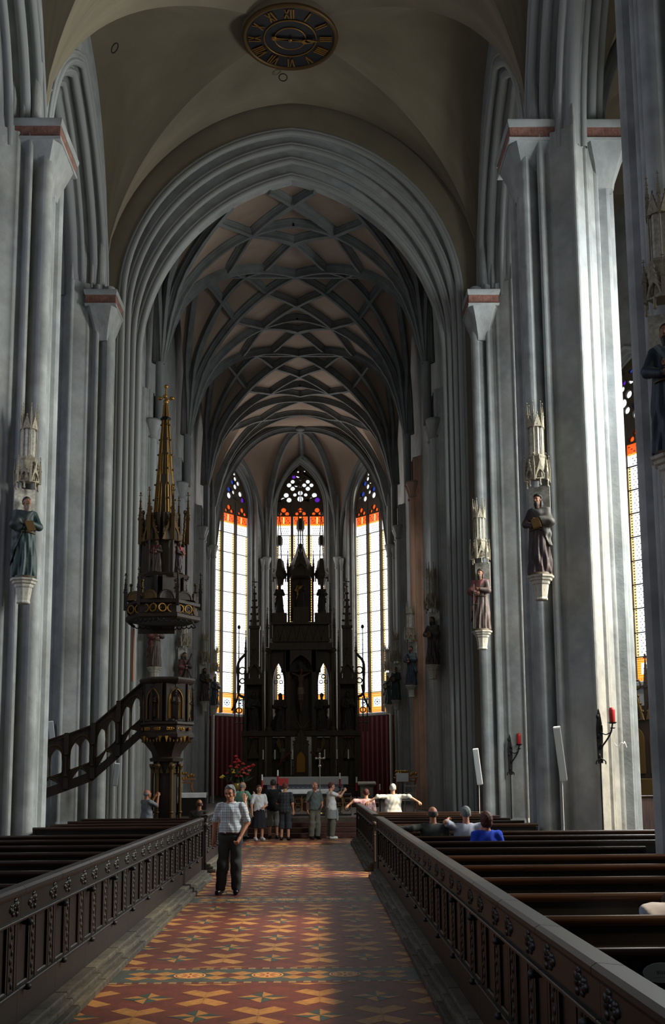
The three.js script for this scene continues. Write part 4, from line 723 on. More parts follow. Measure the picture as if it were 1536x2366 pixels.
{
  const t = thing('shoulder_bag', 'brown leather shoulder bag hanging at the side of the man in grey-green', 'bag', [0.3, 0.86, -32.42], 0.5); part(t, 'pouch', box(0.1, 0.26, 0.24, 0, 0.13, 0, 0.02), mat(0x4a2417, { r: 0.5 })); part(t, 'strap', tube([[0, 0.24, 0.1], [0.12, 0.45, 0.16], [0.28, 0.63, 0.06], [0.3, 0.6, -0.08], [0.16, 0.42, -0.16], [0, 0.24, -0.1]], 0.012, 5, 30), mat(0x2a1710, { r: 0.5 }));
  const j = thing('tied_jacket', 'grey jacket tied round the waist of the photographing woman', 'jacket', [1.06, 0.62, -32.6], PI * 0.62); part(j, 'cloth', prism(ngon(0.2, 14), [[0, 1.05, 0.9], [0.16, 1.0, 0.85], [0.3, 0.95, 0.78], [0.33, 0.9, 0.74]], 0, -0.01, false, 1), fabric(0x8f9290)); part(j, 'sleeve', [tube([[0.03, 0.3, 0.16], [0.05, 0.15, 0.19], [0.07, -0.02, 0.18]], 0.035, 6), tube([[-0.03, 0.3, 0.16], [-0.04, 0.12, 0.19], [-0.05, -0.06, 0.18]], 0.035, 6)], fabric(0x9b9e9c));
  const c = thing('camera', 'small camera held up by the woman in the white top', 'camera', [1.44, 1.46, -32.78], PI * 0.62); part(c, 'body', box(0.1, 0.065, 0.03, 0, 0, 0, 0.006), M.black); part(c, 'lens', cyl(0.02, 0.02, 0.03, 12, 0, 0, 0).rotateX(PI / 2), M.iron);
}
// seated people
person({ label: 'balding man in a dark jacket resting his arm on the pew, seen from behind', x: 2.58, d: 18.2, y: 0.03, sit: true, h: 1.76, wide: 1.2, deep: 1.15, ry: PI, J: { elL: [0.36, 0.98, -0.12], wrL: [0.62, 0.98, -0.14], elR: [-0.26, 0.74, 0.05], wrR: [-0.16, 0.58, 0.25] }, top: { mat: fabric(0x3c3d38), sleeve: 1.9, hem: 0.88 }, bottom: { mat: trouserDark }, hair: { style: 'bald', mat: mat(0x4a4440, { r: 0.8 }) }, skin: SKIN.c, shoes: shoeBlack });
person({ label: 'grey-haired man in a pale blue shirt seated beside the balding man', x: 3.14, d: 18.2, y: 0.04, sit: true, h: 1.74, wide: 1.15, ry: PI, J: { elR: [-0.3, 1.02, -0.1], wrR: [-0.2, 0.9, -0.12], elL: [0.36, 1.08, -0.16], wrL: [0.3, 1.1, 0.1] }, top: { mat: fabric(0xb9bdca), sleeve: 0.9, hem: 0.9 }, bottom: { mat: trouserDark }, hair: { style: 'short', mat: mat(0x6d7270, { r: 0.8 }) }, skin: SKIN.a, shoes: shoeBlack });
person({ label: 'person with dark hair in a bright blue top seated on the pew', x: 3.26, d: 16.76, y: 0.02, sit: true, fem: true, h: 1.7, wide: 1.12, ry: PI, top: { mat: fabric(0x1f45c8), sleeve: 0.9, hem: 0.9 }, bottom: { mat: navy }, hair: { style: 'bob', mat: redHair }, skin: SKIN.c, shoes: shoeBlack });
person({ label: 'white-haired man in a cream shirt seated in the front pew, arms spread on the back', x: 2.74, d: 29.75, y: 0.3, sit: true, h: 1.78, wide: 1.25, ry: PI, J: { elR: [-0.42, 1.0, -0.12], wrR: [-0.66, 0.86, -0.12], elL: [0.42, 1.0, -0.12], wrL: [0.66, 0.86, -0.12] }, top: { mat: fabric(0xe2dfd2), sleeve: 1.2, hem: 0.9 }, bottom: { mat: trouserDark }, hair: { style: 'short', mat: mat(0xb8b8b4, { r: 0.8 }) }, skin: SKIN.b, shoes: shoeBlack });
person({ label: 'person in a red and white checked shirt seated left of the white-haired man', x: 2.0, d: 29.85, y: 0.24, sit: true, h: 1.68, wide: 1.1, fem: true, ry: PI, J: { elL: [0.36, 1.0, -0.1], wrL: [0.52, 0.88, -0.12] }, top: { mat: fabric(0xffffff, { map: redPlaid }), sleeve: 0.9, hem: 0.9 }, bottom: { mat: navy }, hair: { style: 'short', mat: redHair }, skin: SKIN.b, shoes: shoeBlack });
person({ label: 'man in a grey shirt photographing with raised hands beneath the pulpit', x: -3.68, d: 27.25, h: 1.58, ry: PI * 0.72, nod: -0.25, J: { elL: [0.22, 1.26, 0.2], wrL: [0.12, 1.56, 0.34], elR: [-0.22, 1.3, 0.2], wrR: [-0.06, 1.58, 0.34] }, top: { mat: fabric(0x77797e), sleeve: 0.85, hem: 0.88 }, bottom: { mat: trouserDark }, shoes: shoeBlack, hair: { style: 'bald', mat: greyHair }, skin: SKIN.c });
person({ label: 'person bending forward in a pew left of the gangway, only the head showing', x: -2.3, d: 26.8, y: 0.1, sit: true, h: 1.62, ry: PI, top: { mat: fabric(0x3a3330), sleeve: 1.8, hem: 0.9 }, bottom: { mat: navy }, hair: { style: 'bald', mat: brownHair }, skin: SKIN.c, shoes: shoeBlack });
person({ label: 'person in a white top leaning in the pews at the right edge', x: 3.28, d: 8.2, y: -0.04, sit: true, h: 1.62, wide: 1.15, ry: PI, J: { head: [-0.12, 0.98, 0.34] }, top: { mat: fabric(0xd8dae6), sleeve: 0.9, hem: 0.9 }, bottom: { mat: navy }, hair: { style: 'short', mat: darkHair }, skin: SKIN.b, shoes: shoeBlack });
// ================================================================ GOTHIC BITS
const pinnacle = (h, w, x = 0, y = 0, z = 0) => { const g = [box(w, h * 0.45, w, x, y + h * 0.225, z), box(w * 1.3, h * 0.04, w * 1.3, x, y + h * 0.46, z), prism(ngon(w * 0.72, 4, PI / 4), [[y + h * 0.48, 1], [y + h * 0.92, 0.12]], x, z, true, 0.3), ball(w * 0.3, x, y + h * 0.94, z, 1, 1.3, 1, 6), box(w * 1.0, w * 0.22, w * 0.22, x, y + h * 0.9, z)]; for (let k = 0; k < 3; k++) for (const [a, b] of [[1, 0], [-1, 0], [0, 1], [0, -1]]) { const t = k / 3, r = w * 0.55 * (1 - t * 0.85); g.push(ball(w * 0.17, x + a * r, y + h * (0.53 + 0.13 * k), z + b * r, 1, 1, 1, 5)); } return g; };
const gable = (w, h, t, x = 0, y = 0, z = 0, ry = 0) => { const hole = pointed(w * 0.3, h * 0.14, h * 0.36, 6).reverse(); const g = slab([[-w / 2, 0], [w / 2, 0], [0, h]], [[[w * 0.3, 0.02 * h], ...pointed(w * 0.3, h * 0.12, h * 0.38, 6), [-w * 0.3, 0.02 * h]].reverse()], t, t * 0.15); g.translate(0, 0, -t / 2); const k = []; for (let i = 1; i < 5; i++) for (const s of [-1, 1]) k.push(ball(w * 0.06, s * w / 2 * (1 - i / 5) * 1.04, h * i / 5 + w * 0.03, 0, 1, 1, 1, 5)); k.push(ball(w * 0.09, 0, h * 1.03, 0, 1, 1.3, 1, 6)); return flat([g, ...k]).rotateY(ry).translate(x, y, z); };
const hexAt = (r, k, n = 6) => { const a = (k + 0.5) / n * 2 * PI; return [r * sin(a), r * cos(a), a]; };

// ================================================================ STATUES ON THE PIERS
const paint = (c) => mat(c, { r: 0.6, map: grainMap });
function statueParts(v) {   // local: feet at y = 0, facing +z, 1.8 tall
  const robe0 = (x, y, z) => { const t = clamp((1.44 - y) / 1.44, 0, 1), rx = lerp(0.16, v.flare ?? 0.25, Math.pow(t, 0.75)), rz = lerp(0.12, 0.2, t), a = Math.atan2(z, x), f = 0.02 * t * (sin(a * 8 + 2.2 * sin(y * 4 + v.s)) + 0.6 * sin(a * 15 + y * 3)); return max((len3(x / rx, z / rz) - 1) * rz * 0.9 + f, 0.03 - y, y - 1.44); };
  const el = v.el ?? [[0.25, 1.12, 0.1], [-0.25, 1.12, 0.1]], wr = v.wr ?? [[0.06, 1.16, 0.24], [-0.08, 1.04, 0.24]];
  const arms = [cone([0.17, 1.4, 0], el[0], 0.072, 0.075), cone([-0.17, 1.4, 0], el[1], 0.072, 0.075), cone(el[0], wr[0], 0.08, 0.05), cone(el[1], wr[1], 0.08, 0.05), cone([-0.12, 1.4, 0], [0.12, 1.4, 0], 0.075)];
  const robe = uni([robe0, ...arms], 0.04), sg = v.side ?? 1;
  const mantle = (x, y, z) => max(robe(x, y, z) - 0.032 + 0.012 * sin(y * 22 + x * 14 * sg), -(x * sg * 0.9 + (y - 1.05) * 0.42 - z * 0.55 + 0.02), (v.mlen ?? 0.3) + 0.25 * x * sg - y, y - 1.46, -(len3(x, y - 1.5, z - 0.06) - 0.12));
  const lo = [-0.46, -0.02, -0.36], hi = [0.46, 1.52, 0.42];
  const out = {}; out.robe = netMesh(robe, lo, hi, 0.018); out.mantle = netMesh(mantle, lo, hi, 0.018);
  const hd = (f, c) => { const a = -(v.turn ?? 0), cc = cos(a), ss = sin(a); return (x, y, z) => { const X = x, Y = y - 1.64, Z = z - 0.03; return f(X * cc + Z * ss, Y, -X * ss + Z * cc); }; };
  const hl = [-0.16, 1.4, -0.15], hh = [0.16, 1.84, 0.21];
  out.head = flat([netMesh(uni([hd(HEAD), cone([0, 1.42, 0], [0, 1.57, 0.01], 0.06)], 0.02), hl, hh, 0.011), netMesh(handField(wr[0], [-1, 0.1, 0.4], [0, 0, -1], 0.4, 0.8, 1), wr[0].map((q) => q - 0.17), wr[0].map((q) => q + 0.17), 0.013), netMesh(handField(wr[1], [1, 0.2, 0.4], [0, 0, -1], 0.4, 0.8, -1), wr[1].map((q) => q - 0.17), wr[1].map((q) => q + 0.17), 0.013)]);
  out.hair = netMesh(hd(hairField(v.hair ?? 'short')), [-0.16, 1.36, -0.18], [0.16, 1.84, 0.2], 0.012);
  if (v.beard) out.beard = netMesh(hd(uni([ell([0, -0.1, 0.06], [0.052, 0.06, 0.045]), ell([0, -0.15, 0.06], [0.036, v.beard, 0.03])], 0.02)), [-0.13, 1.3, -0.05], [0.13, 1.6, 0.2], 0.011);
  return out;
}
const SV = [
  { s: 0, side: -1, beard: 0.11, hair: 'short', turn: 0.3, robe: 0x1d3834, mantle: 0x262e2e, hc: 0x2a1c15, bc: 0x8a7a68, mlen: 0.2, attr: 'book' },
  { s: 2, side: 1, beard: 0.05, hair: 'long', turn: -0.35, robe: 0x3a2426, mantle: 0x4a4842, hc: 0x1d1512, bc: 0x1d1512, mlen: 0.55, attr: 'book' },
  { s: 4, side: -1, beard: 0.04, hair: 'long', turn: -0.2, robe: 0x5a4a44, mantle: 0x6e3a38, hc: 0x3a2418, bc: 0x3a2418, mlen: 0.12, attr: 'staff' },
  { s: 1, side: 1, beard: 0.09, hair: 'short', turn: -0.3, robe: 0x1e2c3c, mantle: 0x4a5656, hc: 0x241812, bc: 0x2a2018, mlen: 0.5, attr: 'none' },
  { s: 3, side: -1, beard: 0.06, hair: 'long', turn: 0.1, robe: 0x3c2c28, mantle: 0x6a3c34, hc: 0x2a1c14, bc: 0x2a1c14, mlen: 0.3, attr: 'cross' },
];
const SP = SV.map((v) => { const o = statueParts(v); return { ...o, M: { robe: paint(v.robe), mantle: paint(v.mantle), hair: paint(v.hc), beard: paint(v.bc) } }; });
const flesh = paint(0x9a6a4c), giltEdge = M.gold;
const bookG = flat([box(0.17, 0.23, 0.05, 0, 0, 0, 0.006)]), dark = { robe: paint(0x2b2118), mantle: paint(0x33281a), flesh: paint(0x4a3625), hair: paint(0x1e1711) };
function statue(k, label, pos, ry, sc = 1, tone) {
  const p = SP[k], v = SV[k], t = thing('statue', label, 'statue', pos, ry); t.scale.setScalar(sc);
  const D = tone === 'dark';
  share(t, 'robe', p.robe, D ? dark.robe : p.M.robe); const m = share(t, 'mantle', p.mantle, D ? dark.mantle : p.M.mantle); share(t, 'head_and_hands', p.head, D ? dark.flesh : flesh); share(t, 'hair', p.hair, D ? dark.hair : p.M.hair); if (p.beard) share(t, 'beard', p.beard, D ? dark.hair : p.M.beard);
  part(t, 'foot_plate', cyl(0.27, 0.25, 0.05, 8), M.altarWood);
  if (D) return t;
  if (v.attr === 'book') { const b = share(t, 'book', bookG, M.dullGold, 0.02, 1.08, 0.3); b.rotation.set(-0.3, 0, 0.3); }
  if (v.attr === 'staff') part(t, 'staff', [rod([-0.16, 0.06, 0.26], [-0.1, 1.3, 0.3], 0.014), rod([-0.24, 0.72, 0.29], [-0.02, 0.74, 0.29], 0.012)], M.altarWood);
  if (v.attr === 'cross') part(t, 'saltire_cross', [rod([-0.28, 0.3, 0.26], [0.26, 1.72, 0.2], 0.035, 4), rod([0.28, 0.5, 0.27], [-0.24, 1.6, 0.24], 0.035, 4)], M.carved);
  part(t, 'gilt_girdle', tube(Array.from({ length: 9 }, (_, i) => { const a = -1.0 + i / 8 * 2.0; return [0.205 * sin(a), 0.97 + 0.015 * cos(a * 2), 0.16 * cos(a) + 0.012]; }), 0.014, 5), M.dullGold);
  return t;
}
function canopy(label, pos, ry, sc = 1) {
  const t = thing('statue_canopy', label, 'canopy', pos, ry); t.scale.setScalar(sc); const R = 0.24;
  part(t, 'body', [prism(ngon(0.16, 6), [[0.62, 1], [1.35, 1]])], M.paleStone); part(t, 'core', prism(ngon(0.2, 6), [[0.18, 1], [0.62, 1]]), M.giltStone); part(t, 'cornice', prism(ngon(0.2, 6), [[0.6, 1], [0.64, 1.1], [0.68, 1]]), M.giltStone); part(t, 'cornice', prism(ngon(0.17, 6), [[1.3, 1], [1.36, 1.12], [1.38, 1]]), M.giltStone);
  for (let k = 0; k < 6; k++) { const [x, z, a] = hexAt(R, k); if (z < -0.15) continue; const g = gable(0.25, 0.42, 0.04, 0, 0, 0).rotateY(a).translate(x * 0.92, 0.12, z * 0.92); part(t, 'gable', g, M.giltStone); part(t, 'gablet', gable(0.18, 0.3, 0.03).rotateY(a).translate(x * 0.68, 1.3, z * 0.68), M.giltStone); part(t, 'arch_drop', [rod([x * 0.95 - 0.0, 0.14, z * 0.95], [x * 0.95, 0.0, z * 0.95], 0.02, 5), ball(0.03, x * 0.95, 0.0, z * 0.95, 1, 1, 1, 6)], M.giltStone); }
  for (let k = 0; k < 6; k++) { const a = k / 6 * 2 * PI, x = sin(a), z = cos(a); if (z < -0.9) continue; part(t, 'pinnacle', pinnacle(0.62, 0.045, x * 0.27, 0.1, z * 0.27), M.giltStone); part(t, 'pinnacle', pinnacle(0.62, 0.04, x * 0.17, 1.28, z * 0.17), M.giltStone); part(t, 'colonnette', cyl(0.015, 0.015, 0.66, 6, x * 0.168, 0.64, z * 0.168), M.giltStone); }
  part(t, 'back_plate', [box(0.44, 0.75, 0.05, 0, -0.32, -0.2)], M.paleStone);
  return t;
}
function console_(label, pos, ry, sc = 1) {
  const t = thing('statue_console', label, 'console', pos, ry); t.scale.setScalar(sc);
  part(t, 'moulding', prism(ngon(1, 8, PI / 8), [[-0.2, 0.16], [-0.17, 0.19], [-0.12, 0.2], [-0.1, 0.24], [-0.06, 0.25], [-0.04, 0.285], [0, 0.29]], 0, 0, true, 0.3), M.paleStone); part(t, 'bell', prism(ngon(1, 8, PI / 8), [[-0.52, 0.13], [-0.5, 0.145], [-0.46, 0.13], [-0.2, 0.17]], 0, 0, true, 0.3), M.paleStone);
  return t;
}
const perch = [   // variant, x, d, foot height, turn, scale, what, where
  [0, -5.5, 22.02, 6.04, 0.5, 1, 'statue of a bearded man in a green robe with a book', 'on the left pier'],
  [1, 5.38, 22.02, 6.06, -0.45, 1, 'statue of a bearded man in a dark red robe under a grey mantle', 'on the right pier with the red candle'],
  [2, 5.3, 29.5, 5.9, -0.5, 1, 'statue of a long-haired man in a red mantle with a sword', 'right of the chancel arch'],
  [3, 5.24, 13.22, 5.96, -0.35, 1.02, 'statue of a bearded man in a dark blue robe', 'at the right edge of the picture'],
  [1, 4.3, 33.1, 5.32, -0.6, 0.86, 'dark statue on the first right-hand pilaster of the chancel', 'first on the right in the chancel'],
  [3, 4.3, 40.6, 5.3, -0.6, 0.86, 'dark statue on the salmon coloured pilaster of the chancel', 'on the salmon coloured pilaster'],
  [0, 4.28, 48.1, 5.26, -0.6, 0.86, 'statue in a green robe on the last right-hand pilaster of the chancel', 'last on the right in the chancel'],
  [2, -4.42, 33.1, 5.3, 0.6, 0.86, 'statue in a red mantle seen between pulpit and its canopy', 'behind the pulpit'],
  [4, -4.42, 40.6, 5.1, 0.6, 0.86, 'statue holding a slanting cross right of the pulpit', 'second on the left in the chancel'],
  [1, -4.42, 48.1, 5.26, 0.6, 0.86, 'brown statue on the third left-hand pilaster of the chancel', 'third on the left in the chancel'],
  [3, -4.3, 51.7, 5.3, 0.6, 0.8, 'small dark statue beside the left apse window', 'beside the left apse window'],
  [0, 4.14, 51.7, 5.3, -0.6, 0.8, 'small dark statue beside the right apse window', 'beside the right apse window'],
];
for (const [k, x, d, y, ry, sc, what, where] of perch) { statue(k, what, [x, y + 0.004, -d], ry, sc); canopy(`pale carved stone canopy over the statue ${where}`, [x, y + 1.94 * sc, -d], ry, sc); console_(`pale moulded console under the statue ${where}`, [x, y, -d], ry, sc); }

// ================================================================ CLOCK IN THE VAULT
{
  const t = thing('clock', 'large round clock with gold Roman numerals on the nave vault', 'clock', [0, 22.1, -26.78]); t.rotation.x = PI / 2;   // face looks down, twelve towards the camera
  const R = 1.26, up = (g) => g.rotateZ(PI);
  part(t, 'drum', new THREE.CylinderGeometry(R + 0.06, R + 0.06, 0.5, 48).rotateX(PI / 2).translate(0, 0, -0.28), M.plaster);
  part(t, 'dial', new THREE.CylinderGeometry(R - 0.02, R - 0.02, 0.04, 48).rotateX(PI / 2), mat(0x0b0c12, { r: 0.5 }));
  part(t, 'rim', new THREE.TorusGeometry(R, 0.07, 8, 64), M.dullGold);
  part(t, 'inner_ring', new THREE.TorusGeometry(0.72, 0.018, 6, 48).translate(0, 0, 0.03), M.gold); part(t, 'inner_ring', new THREE.TorusGeometry(0.43, 0.018, 6, 40).translate(0, 0, 0.03), M.gold); part(t, 'centre_disc', new THREE.CylinderGeometry(0.42, 0.42, 0.02, 32).rotateX(PI / 2).translate(0, 0, 0.025), mat(0x10101c, { r: 0.4 }));
  const roman = ['XII', 'I', 'II', 'III', 'IIII', 'V', 'VI', 'VII', 'VIII', 'IX', 'X', 'XI'], hgt = 0.34;
  roman.forEach((s, i) => {
    const g = []; let w = 0; const cw = { I: 0.07, V: 0.15, X: 0.16 }; const tot = [...s].reduce((a, c) => a + cw[c], 0); let x = -tot / 2;
    for (const c of s) { const m = x + cw[c] / 2; const bar = (x0, x1, b = 0.035) => { const a = Math.atan2(x1 - x0, hgt); return box(b, hgt / cos(a), 0.02).rotateZ(-a).translate((x0 + x1) / 2, 0, 0); }; if (c === 'I') g.push(bar(m, m)); if (c === 'V') g.push(bar(m, m - 0.06), bar(m, m + 0.06, 0.022)); if (c === 'X') g.push(bar(m - 0.06, m + 0.06), bar(m + 0.06, m - 0.06, 0.022)); x += cw[c]; }
    const a = i / 12 * 2 * PI; part(t, 'numeral', flat(g).translate(0, 0.98, 0.04).rotateZ(-a), M.gold);
  });
  const hand = (l, w, a) => flat([box(w, l, 0.02, 0, l / 2, 0), slab([[-w * 1.8, l * 0.62], [0, l * 0.5], [w * 1.8, l * 0.62], [0, l * 1.05]], [], 0.02), box(w * 1.3, 0.4, 0.02, 0, -0.2, 0), ball(w * 1.6, 0, -0.45, 0, 1, 1, 0.3, 8)]).rotateZ(-a).translate(0, 0, 0.07);
  part(t, 'hour_hand', hand(0.62, 0.05, 1.72), M.gold); part(t, 'minute_hand', hand(0.78, 0.035, 1.62), M.gold); part(t, 'hub', ball(0.06, 0, 0, 0.08, 1, 1, 0.6, 8), M.gold);
  part(ceilN, 'iron_ring', new THREE.TorusGeometry(0.12, 0.015, 6, 18).rotateX(PI / 2 - 0.3).translate(-0.25, 22.2, -28.6), M.iron); part(ceilN, 'iron_ring', new THREE.TorusGeometry(0.13, 0.015, 6, 18).rotateX(PI / 2).rotateZ(0.9).translate(-4.5, 20.6, -25.2), M.iron);
}

// ================================================================ PULPIT, STAIR AND SOUNDING BOARD
{
  const cx = -3.3, cd = 28, t = thing('pulpit', 'carved dark wooden pulpit with gilt panels and a long stair', 'pulpit', [cx, 0, -cd]);
  const H = (r, lv, n = 6) => prism(ngon(r, n, 0), lv);
  part(t, 'base', H(0.5, [[0, 1.2], [0.25, 1.2], [0.35, 1]]), M.carved); part(t, 'column', H(0.3, [[0.3, 1], [2.35, 1]]), M.carved);
  for (let k = 0; k < 6; k++) { const a = k / 6 * 2 * PI, x = 0.36 * cos(a), z = 0.36 * sin(a); part(t, 'colonnette', [cyl(0.045, 0.045, 1.8, 8, x, 0.4, z), ball(0.07, x, 1.0, z, 1, 0.6, 1, 8), lathe([[0.05, 0], [0.08, 0.08], [0.085, 0.14], [0, 0.14]], 8, x, 2.1, z)], M.dullGold); const [gx, gz, ga] = hexAt(0.32, k); part(t, 'column_arch', gable(0.3, 0.35, 0.03).rotateY(ga).translate(gx, 2.0, gz), M.dullGold); }
  part(t, 'capital', H(1, [[2.3, 0.42], [2.38, 0.44], [2.42, 0.36], [2.55, 0.4], [2.8, 0.6], [2.86, 0.64]]), M.carved);
  for (let k = 0; k < 6; k++) { const [x, z, a] = hexAt(0.58, k); const cr = []; for (let i = 0; i < 6; i++) cr.push(slab([[-0.045, 0.1], [0.045, 0.1], [0, -0.06]], [], 0.03).translate(-0.25 + i * 0.1, 2.85, 0)); part(t, 'fringe', flat(cr).rotateY(a).translate(x, 0, z), M.gold); }
  part(t, 'floor_moulding', H(1, [[2.86, 0.64], [2.92, 0.72], [3.0, 0.72], [3.06, 0.66], [3.22, 0.66], [3.26, 0.72], [3.32, 0.7]]), M.carved);
  part(t, 'drum', H(0.6, [[3.3, 1], [4.34, 1]]), M.carved); part(t, 'handrail', H(1, [[4.3, 0.64], [4.36, 0.72], [4.42, 0.74], [4.46, 0.72], [4.48, 0.66]]), M.carved);
  for (let k = 0; k < 6; k++) {
    const [x, z, a] = hexAt(0.535, k); const fr = slab([[-0.27, 0], [0.27, 0], [0.27, 0.98], [-0.27, 0.98]], [lancet(0.19, 0.07, 0.55, 0.3, 8).reverse()], 0.05, 0.01);
    const pn = part(t, 'panel', fr.rotateY(a).translate(x, 3.33, z), M.carved);
    part(pn, 'gilt_ground', slab(lancet(0.19, 0.07, 0.55, 0.3, 8), [], 0.012).rotateY(a).translate(x * 0.985, 3.33, z * 0.985), k % 2 ? M.dullGold : M.gold);
    part(pn, 'gilt_arch', tube([[0.19, 0.07, 0], [0.19, 0.4, 0], ...pointed(0.19, 0.55, 0.3, 8).map(([p, q]) => [p, q, 0]), [-0.19, 0.4, 0], [-0.19, 0.07, 0]], 0.014, 5, 40).translate(0, 0, 0.055).rotateY(a).translate(x, 3.33, z), M.gold);
    part(pn, 'relief_figure', flat([SP[k % 5].robe.clone(), SP[k % 5].head.clone()]).scale(0.36, 0.36, 0.3).rotateY(a).translate(x * 1.06, 3.43, z * 1.06), M.altarWood);
    const b = k / 6 * 2 * PI; part(t, 'corner_pinnacle', pinnacle(0.9, 0.07, 0.67 * cos(b), 3.36, 0.67 * sin(b)), M.carved);
    part(t, 'gilt_frieze', [box(0.5, 0.08, 0.02, 0, 3.14, 0.035), ...Array.from({ length: 7 }, (_, i) => ball(0.026, -0.2 + i * 0.066, 3.14, 0.05, 1, 1, 0.6, 6))].map((g) => g.rotateY(a).translate(x * 1.06, 0, z * 1.06)), M.gold);
  }
  // stair: pierced balustrade panels between posts, running left
  const S = [[-3.93, 28.05, 3.08, 4.42], [-4.56, 28.0, 2.5, 3.84], [-5.2, 27.95, 1.92, 3.26], [-5.86, 27.85, 1.66, 3.02], [-6.7, 27.7, 1.36, 2.78], [-7.6, 27.6, 1.0, 2.45]];
  for (let k = 0; k < S.length - 1; k++) {
    const [x0, d0, b0, t0] = S[k], [x1, d1, b1, t1] = S[k + 1], L = Math.hypot(x1 - x0, d1 - d0), sl = (b1 - b0) / L, a = Math.atan2(-(-d1 + d0), x1 - x0), shear = (g) => { const p = g.attributes.position; for (let i = 0; i < p.count; i++) p.setY(i, p.getY(i) + p.getX(i) * sl); g.computeVertexNormals(); return g.rotateY(a).translate(x0 - cx, b0, -d0 + cd); };
    const hh = t0 - b0, mid = L / 2, hw = L * 0.17, holes = [mid - hw - 0.015, mid + hw + 0.015].map((c) => lancet(hw, 0.42, 0.85, 0.22, 6, c).reverse());
    const pn = part(t, 'stair_panel', shear(slab([[0, 0.1], [L, 0.1], [L, hh - 0.04], [0, hh - 0.04]], [...holes, [[mid - hw * 1.6, 0.16], [mid + hw * 1.6, 0.16], [mid, 0.36]].reverse()], 0.06, 0.008)), M.carved);
    part(pn, 'gilt_tracery', holes.map((h) => shear(tube([...h, h[0]].map(([p, q]) => [p, q, -0.008]), 0.012, 5, 40))).concat(shear(tube([[mid - hw * 1.6, 0.16, -0.008], [mid, 0.38, -0.008], [mid + hw * 1.6, 0.16, -0.008]], 0.012, 5, 12)), shear(tube([...pointed(L * 0.38, 0.9, 0.3, 8, mid)].map(([p, q]) => [p, q, -0.008]), 0.012, 5, 30))), M.dullGold);
    part(t, 'stair_string', shear(box(L + 0.02, 0.24, 0.12, mid, 0.02, 0.02)), M.carved); part(t, 'stair_rail', shear(box(L + 0.02, 0.07, 0.16, mid, hh, 0.02, 0.02)), M.railWood);
    part(t, 'stair_post', [box(0.12, hh + 0.12, 0.14, x1 - cx, b1 + hh / 2, -d1 + cd + 0.02, 0.015), cyl(0.03, 0.03, 0.5, 8, x1 - cx, b1 + 0.3, -d1 + cd + 0.11), ball(0.05, x1 - cx, b1 + 0.85, -d1 + cd + 0.11, 1, 1, 1, 8), ball(0.045, x1 - cx, b1 + 0.3, -d1 + cd + 0.11, 1, 1, 1, 8)], M.carved);
    for (let q = 0; q < 4; q++) part(t, 'stair_tread', box(L / 4 + 0.03, 0.05, 0.85, 0, 0, 0).rotateY(a).translate(lerp(x0, x1, (q + 0.5) / 4) - cx, lerp(b0, b1, (q + 0.5) / 4) + 0.12, -lerp(d0, d1, (q + 0.5) / 4) + cd - 0.48), M.darkWood);
  }
  part(t, 'support_post', cyl(0.035, 0.035, 1.42, 8, -0.98, 4.44, -0.35), mat(0x8a5236, { r: 0.4, m: 0.3 }), 'copper brown post');

  // sounding board above
  const s = thing('pulpit_canopy', 'tall gilt and dark sounding board with spire above the pulpit', 'sounding board', [-3.45, 0, -28]);
  part(s, 'board', H(1, [[5.98, 0.96], [6.02, 1.0], [6.1, 1.0], [6.14, 0.94], [6.34, 0.94], [6.38, 1.02], [6.46, 1.02], [6.5, 0.9]]), M.carved);
  part(s, 'back_board', box(1.0, 3.2, 0.08, -0.3, 7.4, -0.95), M.carved); part(s, 'wall_bracket', box(0.3, 0.2, 1.5, -0.6, 6.3, -1.4), M.carved);
  for (let k = 0; k < 6; k++) {
    const [x, z, a] = hexAt(0.86, k), b = k / 6 * 2 * PI;
    const lace = slab([[-0.48, 0], [0.48, 0], [0.48, 0.14], [-0.48, 0.14]], [], 0.03), loops = []; for (let i = 0; i < 4; i++) loops.push(new THREE.TorusGeometry(0.1, 0.02, 5, 14).translate(-0.36 + i * 0.24, 0.16, 0)); 
    part(s, 'gilt_scrollwork', flat(loops).rotateY(a).translate(x, 6.08, z), k === 5 || k === 0 ? M.gold : M.dullGold);
    const hang = []; for (let i = 0; i < 6; i++) hang.push(new THREE.TorusGeometry(0.075, 0.016, 4, 10, PI).rotateZ(PI).translate(-0.4 + i * 0.16, 0, 0)); part(s, 'hanging_lace', flat(hang).rotateY(a).translate(x * 0.97, 5.97, z * 0.97), M.iron);
    const beads = []; for (let i = 0; i < 9; i++) beads.push(ball(0.026, -0.4 + i * 0.1, 6.24, 0, 1, 1, 1, 5)); part(s, 'bead_row', flat(beads).rotateY(a).translate(x * 0.955, 0, z * 0.955), M.dullGold);
    for (const o of [-0.24, 0.24]) { const g = new THREE.TorusGeometry(0.2, 0.045, 6, 14, PI).translate(o, 0, 0), f = slab([[o - 0.17, 0], [o + 0.17, 0], ...pointed(0.17, 0.02, 0.15, 5, o)], [], 0.03); part(s, 'crest_arch', flat([g, f]).rotateY(a).translate(x, 6.48, z), k === 5 ? M.dullGold : M.carved); }
    part(s, 'crest_finial', [cyl(0.025, 0.02, 0.3, 6, x, 6.66, z), ball(0.055, x, 6.78, z, 1, 0.6, 1, 6), ball(0.045, x, 6.98, z, 1, 1, 1, 6)], M.dullGold);
    part(s, 'corner_pinnacle', pinnacle(1.05, 0.08, 1.0 * cos(b), 6.3, 1.0 * sin(b)), M.carved);
    // lantern stage
    const [lx, lz] = [0.56 * sin(a), 0.56 * cos(a)];
    part(s, 'lantern_wall', box(0.5, 0.62, 0.04, 0, 6.84, 0).rotateY(a).translate(lx, 0, lz), M.carved);
    part(s, 'lantern_gable', gable(0.56, 0.85, 0.05).rotateY(a).translate(lx, 8.1, lz), M.dullGold);
